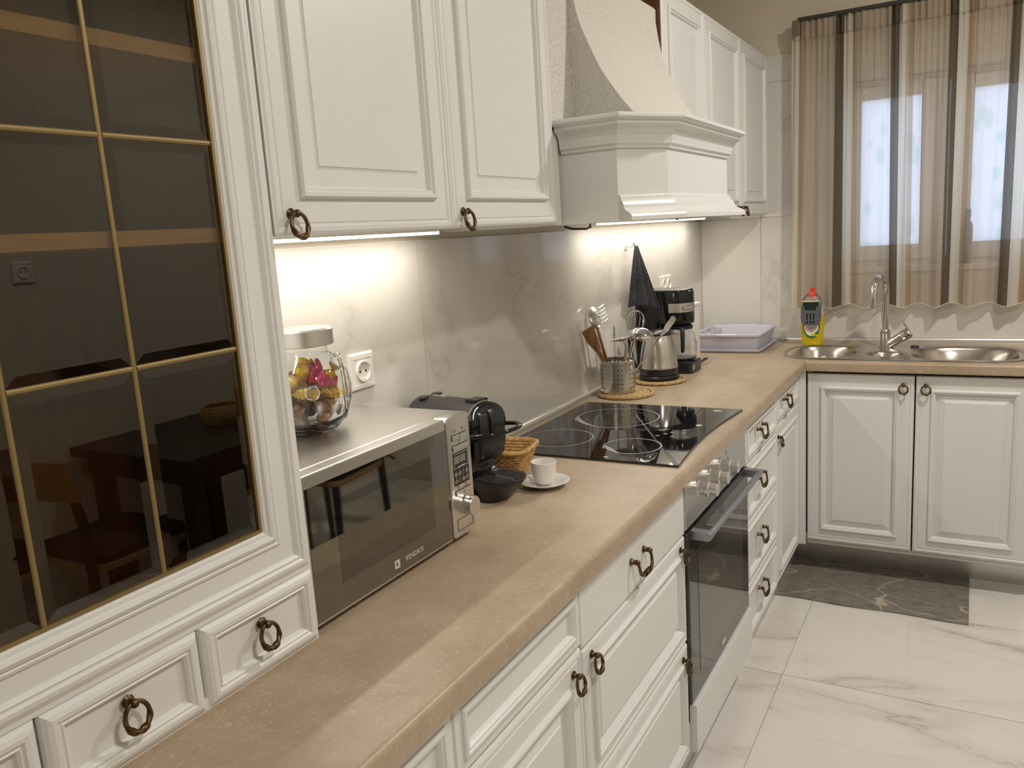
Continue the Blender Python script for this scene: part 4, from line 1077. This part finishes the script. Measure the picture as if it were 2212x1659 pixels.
# ------------------------------------------------------------------ towel, hook, sockets
def build_wall_bits():
    h = thing('towel_hook', 'white adhesive wall hook above the dark towel', 'hook', (2.955, YW, 1.405))
    MB().prism([(x, z) for x, z in rrect(-.014, .014, -.018, .022, .013)], -.004, -.0002, 'y').obj('plate', 'white_plastic', h, True, 40, .001)
    MB().tube([(0, -.003, .004), (0, -.012, -.004), (0, -.022, -.006), (0, -.028, .002), (0, -.028, .008)], [.005, .005, .0045, .004, .003], 10).obj('prong', 'white_plastic', h, True)
    # towel hung by its corner, falling into two folds
    t = thing('hand_towel', 'dark charcoal terry towel hanging from a white hook', 'towel', (2.948, 1.130, 1.402))
    mb = MB(); rows, cols = 30, 36
    for i in range(rows + 1):
        u = i / rows
        for j in range(cols + 1):
            v = j / cols
            width = .016 + .125 * u ** .9
            zc = -.225 * u * (1.0 + .20 * math.sin(v * PI * 1.15) * 0) - .055 * u * max(0, (v - .55)) / .45 - .035 * u * (1 if v > .72 else 0) * min(1, (v - .72) / .1 if v > .72 else 0)
            s = (v - .42) * width
            fold = .013 * (.25 + u) * math.sin(v * PI * 3.1 + .6) + .003 * u * math.sin(v * PI * 7)
            # image width runs from wall (+y side) out into the room
            x = -.020 * u + s * .95 + fold * .3
            y = -.012 - .055 * u * v - s * .32 + abs(fold) * -1.0
            mb.v.append((x, y, zc + .006 * math.sin(v * 9) * u))
    for i in range(rows):
        for j in range(cols):
            a = i * (cols + 1) + j; mb.f.append((a, a + 1, a + cols + 2, a + cols + 1)); mb.mi.append(0)
    o = mb.obj('cloth', 'terry', t, True, 80)
    md = o.modifiers.new('thickness', 'SOLIDIFY'); md.thickness = .006; md.offset = 0
    MB().tube([(0, -.004, .010), (-.003, -.012, .0), (.003, -.014, -.004)], .0022, 6).obj('loop', 'terry', t, True)
    def socket(name, label, loc, rotz, s=.081, n=1):
        t = thing(name, label, 'socket', loc, rotz)
        for k in range(n):
            ox = (k - (n - 1) / 2) * (s - .010)
            MB().panel(ox - s / 2, ox + s / 2, -s / 2, s / 2, [(0, 0), (0, .004), (.004, .009), (.012, .0095), (.0125, .0085), (.013, .0085)]).obj('plate', 'white_plastic', t, loc=(0, -.0002, 0))
            MB().lathe([(.0235, -.0084), (.0225, -.0135), (.0203, -.0135), (.0195, -.0090), (0, -.0090)], 32, c=(ox, 0, 0), axis='y').obj('well', 'white_plastic', t, True, 40)
            for dx in (-.0095, .0095): MB().lathe([(0, -.0094), (.0028, -.0094), (.0028, -.0088)], 12, c=(ox + dx, 0, 0), axis='y').obj('pin_hole', 'black_plastic', t)
            for dz in (-.0185, .0185): MB().box(ox - .003, ox + .003, -.0125, -.0088, dz - .0015, dz + .0015).obj('earth_clip', 'aluminium', t)
    socket('wall_socket', 'white wall socket on the marble tiles behind the candy jar', (1.358, YW, 1.203), 0)
    socket('wall_socket', 'white double wall socket above the coffee maker', (3.39, YW, 1.222), 0, .075, 2)
    socket('wall_socket', 'white wall socket on the painted wall above the dining table', (1.80, YO, 1.45), PI)
build_wall_bits()

# ------------------------------------------------------------------ dish rack and washing-up liquid
def build_rack():
    x0, x1, y0, y1 = 3.545, 3.915, .790, 1.105
    t = thing('dish_rack', 'pale lilac-grey plastic dish rack tray in the worktop corner', 'dish rack', (0, 0, ZC))
    tray = [(0, .004), (0, .0125), (.004, .0135), (.010, .0135), (.014, .008), (.020, .006)]
    def loops(mb, x0, x1, y0, y1, prof, r, close=True):
        rings = []
        for d, z in prof:
            base = len(mb.v); pts = rrect(x0 + d, x1 - d, y0 + d, y1 - d, max(r - d * .6, .006), 5)
            mb.v += [(p[0], p[1], z) for p in pts]; rings.append((base, len(pts)))
        n = rings[0][1]
        for (a, _), (b, _) in zip(rings[:-1], rings[1:]):
            for i in range(n): mb.f.append((a + i, a + (i + 1) % n, b + (i + 1) % n, b + i)); mb.mi.append(0)
        mb.f.append(tuple(rings[-1][0] + i for i in range(n))); mb.mi.append(0)
        mb.f.append(tuple(rings[0][0] + i for i in range(n))[::-1]); mb.mi.append(0)
    mb = MB(); loops(mb, x0, x1, y0, y1, [(.012, .0003), (.006, .004), (0, .010), (0, .0145), (.004, .0155), (.010, .012), (.018, .009)], .03)
    mb.obj('drip_tray', 'rack_plastic', t, True, 50)
    mb = MB(); loops(mb, x0 + .004, x1 - .004, y0 + .004, y1 - .004, [(.022, .0105), (.019, .014), (.008, .070), (.001, .072), (.0, .080), (.004, .082), (.012, .082), (.014, .078), (.024, .018)], .03)
    mb.obj('basket', 'rack_plastic', t, True, 50)
    ym = (y0 + y1) / 2
    MB().tube([(x0 + .006, ym - .055, .077), (x0 + .006, ym + .035, .077)], .0078, 14).obj('grip', 'rack_plastic', t, True)
    MB().tube([(x1 - .008, ym - .055, .079), (x1 - .008, ym + .055, .079)], .0060, 12).obj('grip', 'rack_plastic', t, True)
    mb = MB()
    for q in rects_minus((x0 + .06, x1 - .10, y1 - .075, y1 - .018), (x0 + .065, x0 + .150, y1 - .070, y1 - .023)):
        for q2 in rects_minus(q, (x0 + .155, x1 - .105, y1 - .070, y1 - .023)): mb.box(q2[0], q2[1], q2[2], q2[3], .020, .079)
    mb.obj('cutlery_cup', 'rack_plastic', t, bevel=.001)
    # washing-up liquid with sponge holder; local -x faces the room
    s = thing('soap_bottle', 'yellow washing-up liquid bottle with red cap beside the sink', 'bottle', (3.822, .624, ZC + .0003), -PI / 2)
    def oval(mb, secs, n=36, p=2.6):
        k = len(secs)
        for hx, hy, z in secs:
            for i in range(n):
                a = 2 * PI * i / n; c, d = math.cos(a), math.sin(a); q = (abs(c) ** p + abs(d) ** p) ** (1 / p)
                mb.v.append((hx * c / q, hy * d / q, z))
        for j in range(k - 1):
            for i in range(n): mb.f.append((j * n + i, j * n + (i + 1) % n, (j + 1) * n + (i + 1) % n, (j + 1) * n + i)); mb.mi.append(0)
        mb.f.append(tuple(range(n))[::-1]); mb.f.append(tuple((k - 1) * n + i for i in range(n))); mb.mi += [0, 0]
        return mb
    oval(MB(), [(.040, .020, 0), (.044, .023, .006), (.045, .024, .03), (.049, .026, .07), (.050, .027, .10), (.048, .026, .135)]).obj('liquid', 'soap', s, True, 50)
    oval(MB(), [(.0478, .0258, .1355), (.045, .025, .165), (.038, .022, .190), (.026, .018, .208), (.015, .015, .218)]).obj('shoulder', 'clear_plastic', s, True, 50)
    MB().lathe([(.0165, .217), (.0165, .231), (.014, .236), (.009, .238), (.009, .246), (.012, .247), (.012, .254), (.008, .257), (0, .257)], 24).obj('cap', 'red_plastic', s, True, 40)
    lb = MB(); lb.prism([(.036 * math.cos(a), .085 + .052 * math.sin(a)) for a in [2 * PI * i / 36 for i in range(36)]], -.0285, -.0278, 'y'); lb.obj('label_border', 'label_green', s)
    lb = MB(); lb.prism([(.031 * math.cos(a), .088 + .045 * math.sin(a)) for a in [2 * PI * i / 36 for i in range(36)]], -.0292, -.0284, 'y'); lb.obj('label', 'label_white', s)
    tm = text_mesh('FAIRY', .019); tm.materials.append(MATS['label_red']); link('brand_lettering', tm, s, (0, -.0296, .0755), (PI / 2, 0, 0))
    tm = text_mesh('lemon', .007); tm.materials.append(MATS['label_red']); link('scent_lettering', tm, s, (0, -.0296, .0645), (PI / 2, 0, 0))
    for nm, dx, dz, rr, mt in (('lemon_print', .010, .050, .010, 'label_yellow'), ('leaf_print', .024, .057, .008, 'label_green'), ('lemon_print', .022, .047, .006, 'label_yellow')):
        b = MB(); b.prism([(dx + rr * math.cos(a), dz + .7 * rr * math.sin(a)) for a in [2 * PI * i / 16 for i in range(16)]], -.0298, -.0290, 'y'); b.obj(nm, mt, s)
    hd = thing('sponge_holder', 'grey rubber sponge holder hung on the soap bottle', 'holder', (3.822, .624, ZC), -PI / 2)
    fr = MB(); yy = -.0335
    cup = [(-.040, .178), (-.027, .178), (-.022, .160), (.022, .160), (.027, .178), (.040, .178), (.040, .120), (.036, .105), (.024, .094), (-.024, .094), (-.036, .105), (-.040, .120)]
    slots = [(-.016, -.010), (-.003, .003), (.010, .016)]
    # front face of the cup cut by drain slots
    xs = [-.040, -.016, -.0108, -.0026, .0026, .0108, .016, .040]
    for i in range(7):
        a, b = xs[i], xs[i + 1]
        if i in (1, 3, 5):
            fr.box(a, b, yy - .022, yy - .019, .148, .161); fr.box(a, b, yy - .022, yy - .019, .114, .118)
        elif i == 0: fr.prism([(-.040, .178), (-.027, .178), (-.022, .161), (-.016, .161), (-.016, .094), (-.024, .094), (-.036, .105), (-.040, .120)], yy - .022, yy - .019, 'y')
        elif i == 6: fr.prism([(.040, .178), (.027, .178), (.022, .161), (.016, .161), (.016, .094), (.024, .094), (.036, .105), (.040, .120)], yy - .022, yy - .019, 'y')
        else: fr.box(a, b, yy - .022, yy - .019, .094, .161)
    fr.box(-.040, -.037, yy - .020, yy + .004, .110, .178); fr.box(.037, .040, yy - .020, yy + .004, .110, .178); fr.box(-.034, .034, yy - .020, yy + .004, .098, .101)
    fr.obj('cup', 'grey_rubber', hd)
    bk = MB(); ringo = [(-.038, .120), (-.039, .190), (-.034, .212), (-.020, .226), (0, .2285), (.020, .226), (.034, .212), (.039, .190), (.038, .120)]
    bk.tube([(x, yy + .004 + .030 * max(0, (z - .18) / .05), z) for x, z in ringo], .0034, 8); bk.obj('strap', 'grey_rubber', hd, True)
    sp = thing('sponge', 'dark green and yellow dish sponge sitting in the grey holder', 'sponge', (3.822, .624, ZC), -PI / 2)
    MB().box(-.033, .035, yy - .018, yy - .010, .104, .197).obj('scour_pad', 'sponge_green', sp, bevel=.001)
    MB().box(-.036, .035, yy - .0098, yy + .002, .103, .201).obj('foam', 'sponge_yellow', sp, bevel=.001)
build_rack()

# ------------------------------------------------------------------ curtain, rug
def build_curtain():
    t = thing('curtain', 'striped sheer beige curtain over the window above the sink', 'curtain', (0, 0, 0))
    ya, yb = .722, -.62
    rnd = random.Random(11)
    ph = [rnd.uniform(0, 6.28) for _ in range(6)]
    def wave(s, z):
        k = max(0.0, min(1.0, (2.22 - z) / 1.1))
        big = .020 * math.sin(s * 2 * PI / .135 + ph[0] + .8 * math.sin(s * 7)) + .012 * math.sin(s * 2 * PI / .058 + ph[1] + 1.5 * math.sin(s * 5))
        small = .006 * math.sin(s * 2 * PI / .024 + ph[2] + 2 * math.sin(s * 11))
        return big * (.18 + .82 * k) + small * (1 - k) ** 2
    def sheet(name, z0, z1, ny, nz, hem=0.0, extra=0.0):
        mb = MB(); st = []
        for i in range(ny + 1):
            y = ya + (yb - ya) * i / ny; s = ya - y
            for j in range(nz + 1):
                z = z0 + (z1 - z0) * j / nz
                dz = hem * math.sin(s * 2 * PI / .135 + ph[0]) * (1 - j / nz)
                sway = .010 * math.sin(s * 9 + 1.0) * max(0, (2.2 - z) / 1.1)
                mb.v.append((3.884 + wave(s, z) + extra * math.sin(s * 2 * PI / .03), y + sway, z + dz))
                st.append((.547 - y) / .2135 + 4.0 + .02 * math.sin(s * 30))
        for i in range(ny):
            for j in range(nz): a = i * (nz + 1) + j; mb.f.append((a, a + 1, a + nz + 2, a + nz + 1)); mb.mi.append(0)
        me = bpy.data.meshes.new(name); me.from_pydata(mb.v, [], mb.f); me.materials.append(MATS['curtain_cloth'])
        me.polygons.foreach_set('use_smooth', [True] * len(mb.f))
        at = me.attributes.new('stripe', 'FLOAT', 'POINT'); at.data.foreach_set('value', st)
        return link(name, me, t)
    sheet('drape', 1.066, 2.222, 380, 26, .008)
    hd = sheet('heading', 2.218, 2.292, 520, 5, 0, .004)
    md = hd.modifiers.new('thickness', 'SOLIDIFY'); md.thickness = .002
    hem = MB(); pts = []
    for i in range(381):
        s = 1.342 * i / 380; pts.append((3.884 + wave(s, 1.066), ya - s + .010 * math.sin(s * 9 + 1.0) * 1.03, 1.066 + .008 * math.sin(s * 2 * PI / .135 + ph[0])))
    hem.tube(pts, .0016, 5); hem.obj('hem', 'cream_edge', t, True)
    r = thing('curtain_rail', 'slim dark curtain rail on the wall above the window', 'curtain rail', (0, 0, 0))
    MB().box(3.872, 3.902, ya - 1.36, .698, 2.294, 2.308).obj('track', 'charcoal_plastic', r)
    for y in (.66, .12, -.5): MB().box(3.890, XW + .0075, y - .012, y + .012, 2.298, 2.312).obj('bracket', 'charcoal_plastic', r)
    MB().prism([(.716, 2.298), (.690, 2.298), (.686, 2.235), (.700, 2.232), (.712, 2.250)], 3.858, 3.866, 'x').obj('heading_end', 'curtain_brown', t, bevel=.002)
build_curtain()
def build_sill_bottle():
    t = thing('sill_bottle', 'dark slim bottle on the window sill behind the curtain', 'bottle', (3.968, .030, 1.2325))
    MB().lathe([(0, 0), (.020, 0), (.021, .004), (.021, .150), (.018, .165), (.010, .178), (.009, .190)], 24).obj('flask', 'charcoal_plastic', t, True)
    MB().lathe([(.0115, .1905), (.0115, .222), (.009, .226), (0, .226)], 20).obj('cap', 'black_plastic', t, True)
build_sill_bottle()
def build_rug():
    t = thing('kitchen_mat', 'dark grey marble-print kitchen mat lying in front of the sink cabinet', 'mat', (3.322, .314, .0003))
    mb = MB(); n = 24
    pts = []
    hx, hy = .212, .340
    vs = []; fs = []
    for i in range(n + 1):
        y = hy - 2 * hy * i / n
        lift = .003 + .004 * max(0, math.sin(i * .9)) * (1 if 5 < i < 12 else 0)
        vs += [(-hx + .004 * math.sin(i * .5), y, lift), (hx, y, .003), (-hx + .004 * math.sin(i * .5), y, lift - .0028), (hx, y, .0)]
    for i in range(n):
        a = 4 * i; b = a + 4
        fs += [(a, a + 1, b + 1, b), (a + 2, b + 2, b + 3, a + 3), (a, b, b + 2, a + 2), (a + 1, a + 3, b + 3, b + 1)]
    fs += [(0, 2, 3, 1), (4 * n, 4 * n + 1, 4 * n + 3, 4 * n + 2)]
    mb.add(vs, fs).obj('mat_sheet', 'rug', t)
build_rug()

# ------------------------------------------------------------------ dining corner seen in the reflections
def build_dining():
    t = thing('dining_table', 'dark square pedestal dining table against the painted wall', 'table', (2.18, -1.07, 0))
    MB().box(-.33, .33, -.35, .34, .715, .755).obj('tabletop', 'dark_table', t, bevel=.003)
    MB().box(-.29, .29, -.31, .30, .645, .7145).obj('apron', 'dark_table', t)
    for sx in (-.255, .255):
        for sy in (-.27, .26): MB().box(sx - .03, sx + .03, sy - .03, sy + .03, 0, .645).obj('leg', 'dark_table', t)
    b = thing('coil_basket', 'round coiled straw basket on the dining table', 'basket', (2.38, -1.14, .7552))
    mb = MB()
    for k in range(8): mb.tube([((.075 + .012 * math.sin(k * .4)) * math.cos(2 * PI * i / 40), (.075 + .012 * math.sin(k * .4)) * math.sin(2 * PI * i / 40), .005 + .0095 * k) for i in range(40)], .0055, 6, True)
    mb.obj('coils', 'straw', b, True); MB().lathe([(0, 0), (.078, 0), (.078, .004), (0, .004)], 32).obj('bottom', 'straw', b)
    c = thing('dining_chair', 'wooden dining chair with black legs at the table end toward the glass hutch', 'chair', (1.74, -1.06, 0), 0)
    # local: faces +x
    mb = MB(); mb.prism(rrect(-.20, .20, -.20, .20, .06), .43, .455, 'z'); mb.obj('seat', 'chair_wood', c, True, 40, .004)
    mb = MB(); mb.prism(rrect(-.19, .20, -.195, .195, .06), .4555, .485, 'z'); mb.obj('cushion', 'cushion', c, True, 40, .010)
    for x, y, tx, ty in ((.17, .16, .02, .01), (.17, -.16, .02, -.01)):
        MB().tube([(x + tx, y + ty, 0), (x, y, .43)], [.014, .019], 12).obj('leg', 'black_plastic', c, True)
    for y in (.17, -.17):
        MB().tube([(-.225, y * 1.03, 0), (-.195, y, .43), (-.200, y, .60), (-.235, y * .95, .83)], [.014, .019, .018, .014], 12).obj('leg', 'black_plastic', c, True)
    n = 14; vs = []; fs = []
    for i in range(n + 1):
        y = -.215 + .43 * i / n; x = -.250 - .035 * (1 - (y / .215) ** 2)
        for dx, z in ((0, .70), (.012, .70), (0, .84), (.012, .84)): vs.append((x + dx + (.84 - z) * .12, y, z))
    for i in range(n):
        a = 4 * i; q = a + 4
        fs += [(a, q, q + 1, a + 1), (a + 2, a + 3, q + 3, q + 2), (a, a + 2, q + 2, q), (a + 1, q + 1, q + 3, a + 3)]
    fs += [(0, 1, 3, 2), (4 * n, 4 * n + 2, 4 * n + 3, 4 * n + 1)]
    MB().add(vs, fs).obj('backrest', 'chair_wood', c, True, 40, .003)
    for y in (.185, -.185): MB().tube([(-.195, y, .47), (-.22, y * 1.12, .462), (-.235, y * 1.22, .44)], .006, 8).obj('tie', 'cushion', c, True)
    c2 = copy_tree(c, None, 'wooden dining chair with black legs at the table end toward the window')
    c2.location = (2.76, -.93, 0); c2.rotation_euler = (0, 0, PI - .12)
build_dining()
